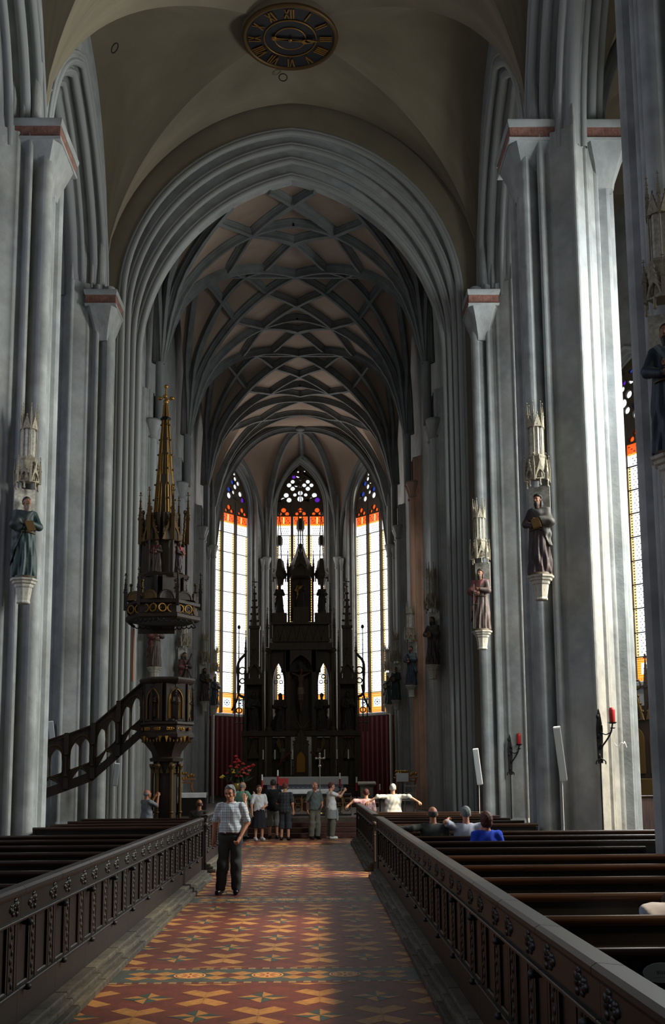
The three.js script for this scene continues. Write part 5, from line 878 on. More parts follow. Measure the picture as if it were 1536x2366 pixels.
    part(s, 'lantern_column', [cyl(0.04, 0.04, 1.1, 8, 0.62 * cos(b), 7.15, 0.62 * sin(b)), box(0.1, 0.06, 0.1, 0.62 * cos(b), 7.16, 0.62 * sin(b))], M.carved);
    part(s, 'lantern_pinnacle', pinnacle(1.5, 0.09, 0.64 * cos(b), 8.1, 0.64 * sin(b)), M.dullGold);
    part(s, 'lantern_panel', box(0.42, 0.75, 0.03, 0, 8.5, 0).rotateY(a).translate(lx * 0.8, 0, lz * 0.8), M.altarWood);
    part(s, 'spire_rib', rod([0.3 * cos(b), 8.6, 0.3 * sin(b)], [0.05 * cos(b), 12.0, 0.05 * sin(b)], 0.028, 5, 0.02), M.gold);
    part(s, 'spire_window', tube([[0.07, 0, 0], [0.07, 0.6, 0], ...pointed(0.07, 0.8, 0.22, 5).map(([p, q]) => [p, q, 0]), [-0.07, 0.6, 0], [-0.07, 0, 0]], 0.014, 5, 30).rotateX(-0.06).rotateY(a).translate(0.27 * sin(a), 8.8, 0.27 * cos(a)), M.gold);
    part(s, 'spire_window', tube([[0.045, 0, 0], [0.045, 0.4, 0], ...pointed(0.045, 0.5, 0.16, 5).map(([p, q]) => [p, q, 0]), [-0.045, 0.4, 0], [-0.045, 0, 0]], 0.012, 5, 24).rotateX(-0.06).rotateY(a).translate(0.18 * sin(a), 10.0, 0.18 * cos(a)), M.gold);
    const cr = []; for (let i = 0; i < 7; i++) { const q = i / 7; cr.push(ball(0.03, lerp(0.33, 0.08, q) * cos(b), 8.9 + i * 0.42, lerp(0.33, 0.08, q) * sin(b), 1, 1, 1, 5)); } part(s, 'crocket_row', cr, M.dullGold);
  }
  part(s, 'lantern_floor', H(0.66, [[7.12, 1], [7.2, 1.06], [7.24, 1]]), M.carved); part(s, 'lantern_core', H(0.36, [[7.2, 1], [8.5, 1]]), M.altarWood); part(s, 'spire', H(1, [[8.3, 0.34], [9.6, 0.24], [11.6, 0.06], [12.05, 0.05]]), M.altarWood);
  part(s, 'spire_collar', H(0.12, [[11.55, 1], [11.6, 1.3], [11.64, 1]]), M.iron);
  part(s, 'finial', [ball(0.07, 0, 12.08, 0), ...[0, 1, 2, 3].map((k) => ball(0.075, 0.16 * cos(k * PI / 2), 12.18, 0.16 * sin(k * PI / 2), 1, 0.7, 1, 6)), cyl(0.03, 0.02, 0.4, 6, 0, 12.1, 0), ball(0.055, 0, 12.52, 0)], M.gold);
  const sm = (k, x, z, ry, l, c) => { const q = statue(k, l, [-3.45 + x, 7.245, -28 + z], ry, 0.5); q.children[1].material = c; };
  sm(2, -0.12, 0.47, 0, 'small dark red figure in the front arch of the sounding board', paint(0x5a1a1c)); sm(1, 0.44, 0.25, 1.05, 'small bright red figure in the right arch of the sounding board', paint(0xa32026));
}
// ================================================================ HIGH ALTAR
{
  const AX = -0.08, AD = 50.6, F = 0.93, t = thing('high_altar', 'dark carved wooden Gothic high altar with spires before the middle window', 'altar', [AX, 0, -AD]);
  const A = M.altarWood, G = mat(0x4e4126, { r: 0.6, m: 0.15, map: woodMap }), b = (n, w, h, l, x, y, z, m = A) => part(t, n, box(w, h, l, x, y + h / 2, z, 0.015), m);
  b('plinth', 6.0, 0.45, 1.3, 0, F, 0); b('predella', 5.6, 0.25, 1.1, 0, 3.75, 0);
  for (const x of [-2.65, -1.85, -1.5, -0.62, 0.62, 1.5, 1.85, 2.65]) b('pilaster', 0.26, 2.4, 0.9, x, F + 0.45, 0, G);
  for (const [x, w] of [[-2.25, 0.6], [-1.06, 0.75], [1.06, 0.75], [2.25, 0.6]]) { b('lower_panel', w, 2.3, 0.5, x, F + 0.45, 0); part(t, 'panel_arch', gable(w * 0.95, 0.9, 0.08, x, 2.7, 0.42), G); }
  // side towers with statue niches
  for (const s of [-1, 1]) {
    b('niche_back', 0.76, 2.4, 0.2, s * 2.22, 4.0, -0.3); for (const o of [-0.42, 0.42]) { b('tower_pier', 0.12, 2.9, 0.5, s * 2.22 + o, 4.0, 0); part(t, 'pinnacle', pinnacle(2.0, 0.1, s * 2.22 + o, 6.9, 0.1), A); }
    b('niche_head', 0.9, 0.3, 0.55, s * 2.22, 6.2, 0); part(t, 'niche_gable', gable(0.85, 1.5, 0.1, s * 2.22, 6.4, 0.2), G); b('tower_stage', 0.46, 2.4, 0.4, s * 2.22, 6.5, -0.1); b('tower_top', 0.54, 0.16, 0.5, s * 2.22, 8.9, -0.1);
    part(t, 'spire', [prism(ngon(0.22, 6), [[9.0, 1], [10.9, 0.12]], s * 2.22, 0), ball(0.1, s * 2.22, 10.95, 0, 1, 0.6, 1, 6), cyl(0.02, 0.015, 0.5, 5, s * 2.22, 10.9, 0), box(0.3, 0.05, 0.05, s * 2.22, 11.2, 0)], A);
    for (let k = 0; k < 5; k++) for (const o of [-1, 1]) part(t, 'spire_crocket', ball(0.06, s * 2.22 + o * (0.2 - k * 0.035), 9.3 + k * 0.33, 0.05, 1, 1, 1, 5), A);
    // outer flying tracery
    part(t, 'flying_tracery', [tube([[s * 2.66, 5.6, 0], [s * 2.95, 5.75, 0], [s * 3.0, 6.4, 0], [s * 2.98, 7.3, 0], [s * 2.66, 7.7, 0]], 0.07, 6, 24), tube([[s * 3.3, 5.0, 0], [s * 3.05, 5.5, 0], [s * 2.9, 6.2, 0]], 0.05, 6), cyl(0.035, 0.02, 2.4, 6, s * 2.97, 6.6, 0), ball(0.08, s * 2.97, 9.0, 0, 1, 1.3, 1, 6), new THREE.TorusGeometry(0.16, 0.035, 6, 14).translate(s * 2.8, 6.9, 0), new THREE.TorusGeometry(0.12, 0.03, 6, 14).translate(s * 2.8, 6.4, 0)], A);
    part(t, 'lattice', [0, 1, 2].flatMap((k) => [rod([s * (2.75 + k * 0.2), 3.95, 0], [s * (2.75 + k * 0.2), 5.6, 0], 0.03, 5)]).concat([rod([s * 2.7, 4.4, 0], [s * 3.2, 4.4, 0], 0.03, 5), rod([s * 2.7, 5.5, 0], [s * 3.2, 5.5, 0], 0.03, 5), new THREE.TorusGeometry(0.13, 0.03, 5, 12).translate(s * 2.95, 5.0, 0)]), A);
    // slender column, window opening between column and the middle niche
    part(t, 'column', [cyl(0.11, 0.11, 3.9, 10, s * 1.52, 4.0, 0.1), lathe([[0.12, 0], [0.2, 0.12], [0.2, 0.2], [0, 0.2]], 10, s * 1.52, 7.7, 0.1), lathe([[0.2, 0], [0.2, 0.1], [0.12, 0.2]], 10, s * 1.52, 4.0, 0.1)], G);
    part(t, 'pierced_wall', slab([[-0.62, 0], [0.62, 0], [0.62, 4.0], [-0.62, 4.0]], [lancet(0.26, 0.55, 2.3, 0.95, 8, s * 0.02).reverse()], 0.2).translate(s * 1.06, 4.0, -0.2), A);
    part(t, 'lancet_tracery', [new THREE.TorusGeometry(0.09, 0.025, 5, 12).translate(s * 1.08, 6.6, -0.1), new THREE.TorusGeometry(0.08, 0.02, 5, 12).translate(s * 1.08 - 0.12, 6.35, -0.1), new THREE.TorusGeometry(0.08, 0.02, 5, 12).translate(s * 1.08 + 0.12, 6.35, -0.1), rod([s * 1.08, 4.6, -0.1], [s * 1.08, 5.3, -0.1], 0.02, 5)], A);
    b('inner_pier', 0.2, 4.0, 0.6, s * 0.62, 4.0, 0);
    // upper tier
    b('statue_pedestal', 0.7, 0.55, 0.55, s * 1.02, 9.1, 0); part(t, 'upper_pinnacle', pinnacle(3.0, 0.1, s * 1.42, 8.4, 0.1), A); part(t, 'upper_pinnacle', pinnacle(2.0, 0.12, s * 1.6, 8.0, 0.2), A);
    b('canopy_post', 0.12, 2.2, 0.12, s * 1.04, 9.5, -0.3);
    part(t, 'statue_hood', [prism(ngon(1, 6), [[11.05, 0.18], [11.3, 0.2], [11.45, 0.34], [11.6, 0.36], [11.75, 0.28], [12.2, 0.2], [12.35, 0.1]], s * 1.02, 0), ...[-1, 1].map((o) => pinnacle(0.7, 0.06, s * 1.02 + o * 0.3, 11.2, 0)).flat()], A);
    part(t, 'hood_spire', [rod([s * 1.02 - 0.09, 12.2, 0], [s * 1.02 - 0.06, 13.1, 0], 0.025, 5), rod([s * 1.02 + 0.09, 12.2, 0], [s * 1.02 + 0.06, 13.1, 0], 0.025, 5), prism(ngon(0.16, 6), [[13.0, 0.8], [13.15, 1], [13.4, 0.9], [13.5, 0.5]], s * 1.02, 0), rod([s * 1.02 - 0.08, 13.5, 0], [s * 1.02, 14.6, 0], 0.022, 5, 0.012), rod([s * 1.02 + 0.08, 13.5, 0], [s * 1.02, 14.6, 0], 0.022, 5, 0.012), ball(0.06, s * 1.02, 14.6, 0, 1, 1.4, 1, 6)], A);
  }
  b('niche_back', 1.3, 4.0, 0.15, 0, 4.0, -0.4); part(t, 'niche_arch', slab([[-0.75, 0], [0.75, 0], [0.75, 1.3], [-0.75, 1.3]], [[[0.55, -0.01], ...pointed(0.55, 0, 0.8, 8), [-0.55, -0.01]].reverse().map(([x, y]) => [x, max(y, 0.001)])], 0.5).translate(0, 6.8, -0.2), A);
  b('gallery', 3.0, 0.35, 0.7, 0, 7.85, 0); b('gallery_wall', 2.7, 0.95, 0.5, 0, 8.15, -0.1); b('gallery_cornice', 2.9, 0.12, 0.7, 0, 9.08, 0);
  for (let k = 0; k < 7; k++) part(t, 'gallery_arch', gable(0.42, 0.8, 0.07, -1.2 + k * 0.4, 8.25, 0.2), G);
  // middle tower with its hood and spire
  b('madonna_pedestal', 0.75, 0.75, 0.5, 0, 9.2, 0, G); for (const s of [-1, 1]) { b('middle_pier', 0.1, 2.6, 0.3, s * 0.58, 9.2, -0.1); part(t, 'middle_pinnacle', pinnacle(1.6, 0.1, s * 0.62, 11.2, 0), A); }
  b('middle_back', 1.0, 2.3, 0.1, 0, 9.3, -0.3); part(t, 'middle_hood', [prism(ngon(1, 6), [[11.4, 0.62], [11.6, 0.68], [11.75, 0.62], [12.1, 0.5], [12.5, 0.28], [13.0, 0.14], [13.1, 0.05]]), gable(0.9, 1.2, 0.08, 0, 11.4, 0.55)], A);
  part(t, 'middle_spire', [...[-0.12, 0, 0.12].map((o) => rod([o, 12.9, 0], [o * 0.8, 13.9, 0], 0.028, 5)), prism(ngon(0.2, 6), [[13.75, 0.8], [13.9, 1], [14.2, 0.9], [14.35, 0.5]]), rod([-0.1, 14.3, 0], [0, 16.0, 0], 0.025, 5, 0.012), rod([0.1, 14.3, 0], [0, 16.0, 0], 0.025, 5, 0.012), rod([-0.3, 14.75, 0], [0.3, 14.75, 0], 0.02, 5), ball(0.08, 0, 16.0, 0, 1, 1.5, 1, 6), ball(0.06, 0, 16.3, 0, 1, 1, 1, 6)], A);
  // tabernacle, angels and rays below the crucifix
  b('tabernacle', 0.7, 1.5, 0.5, 0, 1.85, 0.75, G); part(t, 'tabernacle_door', slab(lancet(0.2, 0, 0.6, 0.35, 8), [], 0.04, 0.01).translate(0, 2.05, 1.0), M.gold); part(t, 'tabernacle_gable', gable(0.8, 0.8, 0.1, 0, 3.3, 0.9), G);
  for (const s of [-1, 1]) { part(t, 'angel', flat([SP[2].robe.clone(), SP[2].head.clone()]).scale(0.42, 0.42, 0.42).rotateY(s * 0.3).translate(s * 0.85, 2.55, 0.75), mat(0x5c4a33, { r: 0.6 })); part(t, 'angel_wing', slab([[0, 0], [s * 0.25, 0.5], [s * 0.12, 0.75], [0, 0.45]], [], 0.04, 0.01).translate(s * 0.92, 2.95, 0.68), M.dullGold); part(t, 'drapery', tube([[s * 0.45, 3.0, 0.9], [s * 0.75, 2.75, 0.95], [s * 1.05, 2.35, 0.9]], 0.06, 6), paint(0x6b2622)); }
  for (let k = 0; k < 9; k++) { const a = (k + 0.5) / 9 * PI; part(t, 'ray', rod([0.15 * cos(a), 4.0 + 0.15 * sin(a), 0.6], [0.7 * cos(a), 4.0 + 0.7 * sin(a), 0.55], 0.03, 4, 0.008), M.dullGold); }
  // figures
  const st = (k, x, y, z, l, sc) => statue(k, l, [AX + x, y + 0.005, -AD + z], 0, sc, 'dark');
  st(0, -2.22, 4.0, 0.2, 'dark carved figure in the left side niche of the high altar', 1.05); st(1, 2.22, 4.0, 0.2, 'dark carved figure in the right side niche of the high altar', 1.05);
  st(2, -0.98, 4.0, 0.35, 'dark carved mourning figure left of the altar crucifix', 1.0); st(3, 0.98, 4.0, 0.35, 'dark carved mourning figure right of the altar crucifix', 1.0);
  st(4, -1.02, 9.655, 0.05, 'dark figure on the upper left pedestal against the window', 0.8); st(1, 1.02, 9.655, 0.05, 'dark figure on the upper right pedestal against the window', 0.8);
  const md = statue(2, 'carved Madonna with gilt mantle in the middle tower of the high altar', [AX, 9.965, -AD + 0.05], 0, 0.72, 'dark'); md.children[1].material = M.gold;
  // crucifix
  const c = thing('crucifix', 'carved crucifix in the middle niche of the high altar', 'crucifix', [AX, 4.02, -AD + 0.15]);
  part(c, 'cross', [box(0.16, 3.3, 0.1, 0, 1.65, -0.1), box(1.9, 0.16, 0.1, 0, 2.85, -0.1)], M.carved);
  const B = uni([ell([0, 2.45, 0.02], [0.16, 0.22, 0.11]), ell([0, 2.15, 0.02], [0.13, 0.2, 0.1]), ell([0, 1.95, 0.03], [0.14, 0.13, 0.11]), cone([-0.12, 2.6, 0], [-0.5, 2.78, 0], 0.06, 0.045), cone([-0.5, 2.78, 0], [-0.82, 2.88, 0], 0.045, 0.035), cone([0.12, 2.6, 0], [0.5, 2.78, 0], 0.06, 0.045), cone([0.5, 2.78, 0], [0.82, 2.88, 0], 0.045, 0.035), cone([-0.07, 1.9, 0.02], [-0.06, 1.45, 0.12], 0.09, 0.065), cone([0.07, 1.9, 0.02], [0.05, 1.45, 0.12], 0.09, 0.065), cone([-0.06, 1.45, 0.12], [-0.02, 1.05, 0.02], 0.06, 0.04), cone([0.05, 1.45, 0.12], [0.02, 1.05, 0.02], 0.06, 0.04), cone([0, 1.05, 0.02], [0, 0.9, 0.08], 0.05, 0.035), cone([0, 2.6, 0.02], [0.02, 2.74, 0.05], 0.055), (x, y, z) => HEAD(x - 0.04, y - 2.84, z - 0.07)], 0.04);
  part(c, 'figure', netMesh(B, [-1.0, 0.8, -0.2], [1.0, 3.05, 0.3], 0.018), paint(0x6b4836)); part(c, 'loincloth', prism(ngon(0.17, 12), [[1.72, 1.05, 0.85], [1.95, 1, 0.8], [2.05, 0.95, 0.75]], 0, 0.03, false, 1), paint(0x8a7458));
}
// mensa with its cloth
function clothBox(w, l, y, drop) { return surface((u, v) => { const a = u * 4; const P = (p) => p; const x = lerp(-w / 2, w / 2, v); const z = [l / 2, l / 2, -l / 2, -l / 2]; const s = clamp(u * 3, 0, 3); if (s < 1) return V(x, y - drop * (1 - s), l / 2 + 0.012 * sin(x * 18) * (1 - s)); if (s < 2) return V(x, y, lerp(l / 2, -l / 2, s - 1)); return V(x, y - drop * (s - 2) * 0.6, -l / 2); }, 18, 48, 2, w); }
{
  const t = thing('altar_table', 'long altar table with a white cloth below the high altar', 'altar', [0.15, 0.93, -47.0]);
  part(t, 'block', box(3.5, 0.9, 1.1, 0, 0.45, 0, 0.02), M.altarWood); part(t, 'white_cloth', clothBox(3.72, 1.2, 0.93, 0.34), M.linen);
  const c = document.createElement('canvas'); c.width = 512; c.height = 64; const g = c.getContext('2d'); g.fillStyle = '#8b93a8'; g.fillRect(0, 0, 512, 64); g.strokeStyle = '#e6e8ee'; g.lineWidth = 4; for (let k = 0; k < 16; k++) { g.beginPath(); g.arc(16 + k * 32, 34, 13, 0, 7); g.stroke(); g.beginPath(); g.arc(16 + k * 32, 34, 5, 0, 7); g.stroke(); } const tx = new THREE.CanvasTexture(c); tx.colorSpace = THREE.SRGBColorSpace;
  part(t, 'embroidered_front', T(new THREE.PlaneGeometry(3.3, 0.36), 0, 0.4, 0.575), mat(0xffffff, { map: tx, r: 0.9 }));
  for (let k = 0; k < 6; k++) { const x = [-1.72, -1.2, -0.42, 1.0, 1.55, 2.05][k]; const q = thing('altar_candle', `tall white candle on a dark holder, ${ORD[k]} from the left behind the altar cloth`, 'candle', [x, 1.868, -47.3 + 0.02 * k]); part(q, 'holder', lathe([[0.09, 0], [0.1, 0.03], [0.03, 0.08], [0.025, 0.35], [0.04, 0.4], [0.02, 0.44], [0.02, 0.7], [0.06, 0.74], [0, 0.76]], 8), M.iron); part(q, 'candle', cyl(0.028, 0.026, 0.42, 8, 0, 0.76, 0), mat(0xe8e2d4, { r: 0.5 })); }
}
// people's altar, communion rail
{
  const t = thing('free_altar', 'small altar with a bright white cloth behind the people', 'altar', [0.15, 0.602, -36.8]);
  part(t, 'top', box(1.75, 0.08, 0.8, 0, 0.78, 0, 0.01), M.altarWood); for (const x of [-0.7, 0.7]) part(t, 'support', box(0.2, 0.74, 0.6, x, 0.37, 0, 0.01), M.altarWood); part(t, 'white_cloth', clothBox(1.8, 0.86, 0.84, 0.14), M.linen);
  const b = thing('missal_stand', 'red covered book on a stand upon the small altar', 'book', [-0.5, 1.445, -36.7]); part(b, 'stand', box(0.3, 0.12, 0.25, 0, 0.06, 0), M.darkWood); part(b, 'book', box(0.32, 0.28, 0.06, 0, 0.25, 0, 0.01).rotateX(-0.2), M.red);
  const r = thing('communion_rail', 'low pierced brass rail on the chancel steps behind the people', 'rail', [0.55, 0.602, -34.75]);
  part(r, 'top_rail', box(2.4, 0.07, 0.2, 0, 0.69, 0, 0.01), M.darkWood); part(r, 'bottom_rail', box(2.4, 0.06, 0.12, 0, 0.05, 0, 0.01), M.darkWood);
  for (let k = 0; k < 9; k++) { const x = -1.06 + k * 0.265; part(r, 'tracery', [new THREE.TorusGeometry(0.1, 0.018, 5, 16).translate(x, 0.5, 0), new THREE.TorusGeometry(0.09, 0.016, 5, 16).translate(x, 0.26, 0), new THREE.TorusGeometry(0.045, 0.014, 5, 10).translate(x, 0.38, 0)], M.dullGold); part(r, 'baluster', cyl(0.018, 0.018, 0.58, 6, x + 0.13, 0.08, 0), M.brass); }
}
// processional cross
{ const t = thing('processional_cross', 'tall silver processional cross beside the small altar', 'cross', [0.74, 0.602, -36.0]); part(t, 'foot', cyl(0.16, 0.1, 0.08, 12), M.brass); const S = mat(0xc9c0ac, { r: 0.3, m: 0.8 }); part(t, 'pole', [cyl(0.02, 0.02, 1.6, 8, 0, 0.06, 0), ball(0.06, 0, 1.62, 0, 1, 0.8, 1, 8)], S); part(t, 'cross', [box(0.04, 0.4, 0.03, 0, 1.82, 0), box(0.24, 0.04, 0.03, 0, 1.88, 0), ball(0.045, 0, 1.88, 0), ball(0.035, 0.13, 1.88, 0), ball(0.035, -0.13, 1.88, 0), ball(0.035, 0, 2.03, 0)], S); }
// red and white candles on stands
[[-1.25, 37.0, 1.95, 'left of the small altar'], [-0.72, 37.3, 2.1, 'nearest the red book'], [1.42, 36.4, 1.98, 'right of the processional cross'], [1.98, 36.2, 1.85, 'beside the pale lectern'], [2.75, 36.0, 1.6, 'short one behind the white-haired man']].forEach(([x, d, top, w]) => { const h = top - 0.602, t = thing('standing_candle', `red and white candle on a floor stand, ${w}`, 'candle', [x, 0.602, -d]); part(t, 'stand', [cyl(0.12, 0.08, 0.05, 10), cyl(0.018, 0.018, h - 0.5, 8, 0, 0.03, 0), cyl(0.05, 0.06, 0.03, 10, 0, h - 0.5, 0)], M.iron); part(t, 'red_sleeve', cyl(0.034, 0.034, 0.28, 10, 0, h - 0.47, 0), M.red); part(t, 'candle', cyl(0.028, 0.026, 0.2, 10, 0, h - 0.19, 0), mat(0xf1ece0, { r: 0.5 })); });
// flowers
{
  const t = thing('flower_arrangement', 'large bunch of red and yellow flowers on a pedestal left of the altar', 'flowers', [-2.02, 0.602, -35.6]);
  part(t, 'pedestal', [cyl(0.16, 0.12, 0.1, 12), cyl(0.07, 0.07, 0.7, 10, 0, 0.05, 0), cyl(0.1, 0.17, 0.06, 12, 0, 0.75, 0)], M.carved); part(t, 'vase', lathe([[0.08, 0], [0.15, 0.1], [0.12, 0.22], [0.14, 0.26], [0, 0.26]], 12, 0, 0.82, 0), M.brass);
  const leafM = mat(0x1f3a1c, { r: 0.7 }), redM = mat(0xb5221c, { r: 0.7 }), yelM = mat(0xd9b23a, { r: 0.7 }), pinkM = mat(0xc2584a, { r: 0.7 });
  const leaf = flat([slab([[0, 0], [0.03, 0.08], [0.022, 0.2], [0, 0.3], [-0.022, 0.2], [-0.03, 0.08]], [], 0.008)]);
  for (let k = 0; k < 60; k++) { const o = share(t, 'leaf', leaf, leafM, 0, 1.12, 0); o.rotation.set((rnd() - 0.4) * 2.0, rnd() * 7, (rnd() - 0.5) * 2.2); o.position.set((rnd() - 0.5) * 0.6, 1.05 + rnd() * 0.35, (rnd() - 0.5) * 0.4); }
  const bloom = flat([...Array.from({ length: 6 }, (_, i) => ball(0.035, 0.035 * cos(i), 0.012 * (i % 2), 0.035 * sin(i), 1, 0.7, 1, 6)), ball(0.03, 0, 0.03, 0, 1, 1, 1, 6)]);
  const spots = [[-0.02, 0.95, 'r'], [0.02, 0.85, 'r'], [-0.05, 0.75, 'r'], [0.05, 0.65, 'r'], [0, 0.58, 'r'], [0.2, 0.5, 'r'], [0.3, 0.55, 'r'], [0.4, 0.6, 'r'], [0.5, 0.62, 'r'], [0.56, 0.66, 'r'], [0.25, 0.4, 'p'], [0.1, 0.42, 'r'], [-0.12, 0.5, 'y'], [-0.1, 0.42, 'y'], [-0.45, 0.3, 'y'], [-0.5, 0.26, 'y'], [0.15, 0.3, 'p'], [0.35, 0.35, 'r'], [0.02, 0.3, 'r'], [-0.2, 0.62, 'r'], [0.08, 0.78, 'r'], [0.42, 0.48, 'p'], [0.22, 0.7, 'r'], [-0.3, 0.4, 'r']];
  for (const [x, y, c] of spots) { const z = 0.1 + rnd() * 0.12; share(t, 'bloom', bloom, c === 'r' ? redM : c === 'y' ? yelM : pinkM, x, 1.0 + y, z); }
  part(t, 'stems', spots.map(([x, y], i) => rod([0, 1.05, 0], [x, 1.0 + y, 0.12], 0.006, 4)), leafM).userData.kind = 'stuff';
}
// red hangings below the apse windows
for (const s of [-1, 1]) { const P = [s * 4.52 + XC, 52.45], Q = [s * 2.05 + XC, 55.45]; const g = surface((u, v) => { const x = lerp(P[0], Q[0], u), d = lerp(P[1], Q[1], u), k = 0.05 * sin(u * 70) * (1 - v * 0.5); return W3(x - s * k * 0.77, lerp(0.95, 4.85, v), d - k * 0.64); }, 120, 6, 4, 4); const m = solo('red_hanging', [g], new THREE.MeshStandardMaterial({ color: 0x470b11, roughness: 0.95, side: THREE.DoubleSide }), `dark red pleated hanging on the ${s < 0 ? 'left' : 'right'} apse wall below the window`, 'curtain', 'red hangings in the apse'); }
// credence tables, chairs and lectern
function goldTable(x, d, label) { const t = thing('credence_table', label, 'table', [x, 0.602, -d]); const O = mat(0x9a5a2c, { r: 0.5 }); part(t, 'top', box(0.85, 0.05, 0.5, 0, 1.2, 0, 0.01), O); part(t, 'gilt_crest', [...Array.from({ length: 9 }, (_, i) => ball(0.055, -0.36 + i * 0.09, 1.29 + 0.07 * sin(i * 1.1), 0.1, 1, 1.2, 0.6, 6)), ...Array.from({ length: 6 }, (_, i) => ball(0.06, -0.34 + i * 0.08, 1.42, 0, 1, 1, 0.6, 6))], M.gold); for (const a of [-0.36, 0.36]) part(t, 'leg', tube([[a, 1.18, 0.15], [a * 0.86, 0.95, 0.2], [a * 1.05, 0.65, 0.18], [a * 0.85, 0.35, 0.2], [a, 0, 0.15]], 0.025, 6), O); part(t, 'apron', tube([[-0.34, 1.12, 0.2], [-0.15, 1.04, 0.22], [0.05, 1.1, 0.22], [0.34, 1.06, 0.2]], 0.02, 5), O); return t; }
goldTable(-4.15, 38.6, 'small gilt side table with curved legs left of the chancel'); goldTable(3.85, 38.6, 'small gilt side table with curved legs right of the chancel');
{ const t = thing('cloth_table', 'low table under a white cloth left of the flowers', 'table', [-3.55, 0.602, -36.4]); part(t, 'cloth', clothBox(0.95, 0.6, 0.76, 0.16), M.linen); part(t, 'frame', box(0.85, 0.68, 0.5, 0, 0.34, 0), M.darkWood); }
for (const [x, y, d, w, h, l] of [[-4.22, 1.72, 37.2, 0.36, 0.36, 'upper white board beside the left gilt table'], [-4.18, 1.12, 37.25, 0.28, 0.26, 'lower white board beside the left gilt table'], [3.62, 1.82, 37.3, 0.42, 0.3, 'white board before the right gilt table']]) { const t = thing('notice_board', l, 'board', [x, 0.602, -d]); part(t, 'panel', box(w, h, 0.04, 0, y - 0.6, 0, 0.005), M.white); part(t, 'post', cyl(0.015, 0.015, y - 0.6, 6, 0, 0, -0.01), M.iron); }
{ const t = thing('lectern', 'pale stone-coloured lectern right of the processional cross', 'lectern', [2.3, 0.602, -35.8]); const S = mat(0xa39a84, { r: 0.7, map: grainMap }); part(t, 'desk', box(0.6, 0.06, 0.45, 0, 1.05, 0, 0.01).rotateX(0.15), S); part(t, 'body', prism(ngon(0.3, 4, PI / 4), [[0, 0.9], [0.1, 0.8], [1.0, 1]]), S); part(t, 'front_arch', gable(0.36, 0.5, 0.03, 0, 0.3, 0.22), M.giltStone); }
function chair(x, d, ry, label) { const t = thing('chair', label, 'chair', [x, 0.602, -d], ry); const C = mat(0xb9b2a4, { r: 0.5 }); part(t, 'seat', box(0.45, 0.04, 0.42, 0, 0.45, 0, 0.01), C); for (const [a, b] of [[-0.2, -0.18], [0.2, -0.18], [-0.2, 0.18], [0.2, 0.18]]) part(t, 'leg', cyl(0.018, 0.018, b > 0 ? 1.0 : 0.44, 6, a, 0, b), C); part(t, 'backrest', [box(0.42, 0.06, 0.03, 0, 0.94, 0.18), box(0.42, 0.05, 0.03, 0, 0.7, 0.18)], C); }
chair(3.75, 36.2, 0.2, 'pale chair right of the lectern'); 

// ================================================================ FITTINGS ON THE PIERS
function speaker(x, y, d, h, w, tilt, ry, label) { const t = thing('column_loudspeaker', label, 'loudspeaker', [x, y, -d], ry); const g = new THREE.Group(); part(t, 'case', box(w, h, 0.1, 0, 0, 0, 0.015).rotateX(0.1).rotateZ(tilt), M.white); part(t, 'grille', box(w * 0.8, h * 0.94, 0.01, 0, 0, 0.052).rotateX(0.1).rotateZ(tilt), mat(0xa9adb0, { r: 0.8 })); part(t, 'bracket', box(0.04, 0.06, 0.3, 0, 0.2, -0.16), M.iron); part(t, 'cable', cyl(0.008, 0.008, 1.6, 5, 0.02, -h / 2 - 1.6, -0.02), M.white); }
speaker(5.6, 2.32, 21.75, 1.12, 0.15, 0.1, -0.2, 'white column loudspeaker on the right pier below the statue'); speaker(5.05, 2.12, 29.3, 1.0, 0.15, 0.1, -0.2, 'white column loudspeaker at the right side of the chancel arch'); speaker(-6.05, 2.45, 21.8, 1.1, 0.15, -0.1, 0.2, 'white column loudspeaker on the left pier'); speaker(-4.86, 1.98, 29.35, 0.62, 0.15, -0.1, 0.2, 'white column loudspeaker below the pulpit stair'); speaker(-6.62, 3.1, 29.3, 0.7, 0.15, 0.14, 0.2, 'grey column loudspeaker in shade above the pulpit stair');
function sconce(x, y, d, ry, label) {
  const t = thing('candle_bracket', label, 'candle bracket', [x, y, -d], ry);
  part(t, 'back_plate', [slab([[-0.05, -0.6], [0.05, -0.6], [0.07, 0.1], [0.03, 0.4], [0, 0.52], [-0.03, 0.4], [-0.07, 0.1]], [], 0.03, 0.006), ...[-1, 1].map((s) => tube([[0, -0.5, 0.03], [s * 0.09, -0.56, 0.04], [s * 0.1, -0.62, 0.03]], 0.014, 5)), ...[0, 1, 2, 3, 4].map((k) => ball(0.035, 0.03 * (k % 2 ? 1 : -1), -0.45 + k * 0.2, 0.04, 1, 1.4, 0.6, 6))], M.iron);
  part(t, 'arm', [tube([[0, -0.3, 0.03], [0.1, -0.16, 0.1], [0.2, 0.02, 0.14], [0.24, 0.2, 0.14]], 0.018, 6), tube([[0, 0.05, 0.03], [0.1, -0.02, 0.1], [0.19, 0.02, 0.14]], 0.012, 5)], M.iron); part(t, 'drip_pan', [cyl(0.06, 0.1, 0.03, 12, 0.24, 0.2, 0.14), cyl(0.04, 0.06, 0.02, 10, 0.24, 0.1, 0.14)], M.iron); part(t, 'candle', lathe([[0, 0], [0.06, 0], [0.066, 0.24], [0.05, 0.3], [0.02, 0.29], [0, 0.28]], 12, 0.24, 0.23, 0.14), M.red); part(t, 'rod', cyl(0.012, 0.012, 1.7, 6, 0, -2.3, 0.01), M.iron);
}
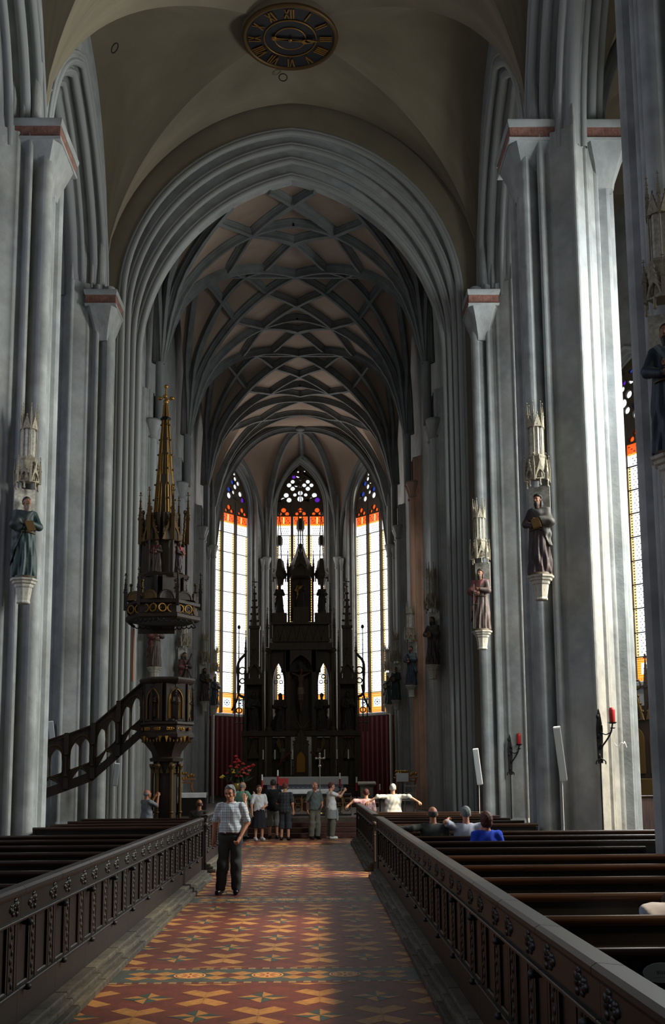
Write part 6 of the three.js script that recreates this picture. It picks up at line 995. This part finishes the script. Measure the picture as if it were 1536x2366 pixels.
sconce(6.44, 2.72, 21.83, 0, 'wrought iron bracket with a red candle on the bright right pier'); sconce(6.0, 2.5, 29.6, 0, 'wrought iron bracket with a red candle by the chancel arch');
{ const t = thing('bent_wire', 'white bent wire end sticking out of the right pier', 'wire', [6.9, 2.5, -21.98]); part(t, 'wire', tube([[-0.12, 0.03, 0], [-0.06, -0.05, 0.06], [0, 0.04, 0.08], [0.06, 0.02, 0.08], [0.08, 0.06, 0.05], [0.13, -0.06, 0.02]], 0.01, 5), M.white); }
// side altar at the end of the right aisle
{
  const t = thing('side_altar', 'dark carved side altar under the window of the right aisle', 'altar', [10.55, 0, -32.4], -0.96); const A = M.carved, G = M.dullGold;
  part(t, 'steps', box(3.4, 0.3, 1.8, 0, 0.15, 0.4, 0.02), M.stone); part(t, 'table', box(2.6, 0.95, 0.9, 0, 0.78, 0.3, 0.02), mat(0x6e5a52, { map: grainMap })); part(t, 'predella', box(2.8, 0.5, 0.5, 0, 1.5, 0.1, 0.02), G); part(t, 'shrine', box(2.4, 2.2, 0.4, 0, 2.85, 0, 0.02), A);
  for (let k = 0; k < 3; k++) { part(t, 'niche_gable', gable(0.72, 1.2, 0.08, -0.78 + k * 0.78, 3.5, 0.25), G); part(t, 'niche', slab(lancet(0.28, 0, 1.0, 0.4, 8), [], 0.06).translate(-0.78 + k * 0.78, 1.9, 0.2), M.dullGold); }
  for (let k = 0; k < 4; k++) part(t, 'pinnacle', pinnacle(2.0, 0.12, -1.17 + k * 0.78, 3.6, 0.15), A); part(t, 'crest', [...Array.from({ length: 5 }, (_, i) => new THREE.TorusGeometry(0.14, 0.03, 5, 12).translate(-0.9 + i * 0.45, 4.6, 0.1))], G);
}
{ const t = thing('aisle_screen', 'plain brown wooden screen before the side altar', 'screen', [9.4, 0, -29.0]); part(t, 'board', box(4.2, 1.25, 0.08, 0, 0.63, 0, 0.01), mat(0x5b4640, { map: woodMap, r: 0.6 })); part(t, 'rail', box(4.2, 0.06, 0.14, 0, 1.28, 0, 0.01), M.railWood); }
renderer.render(scene, camera);
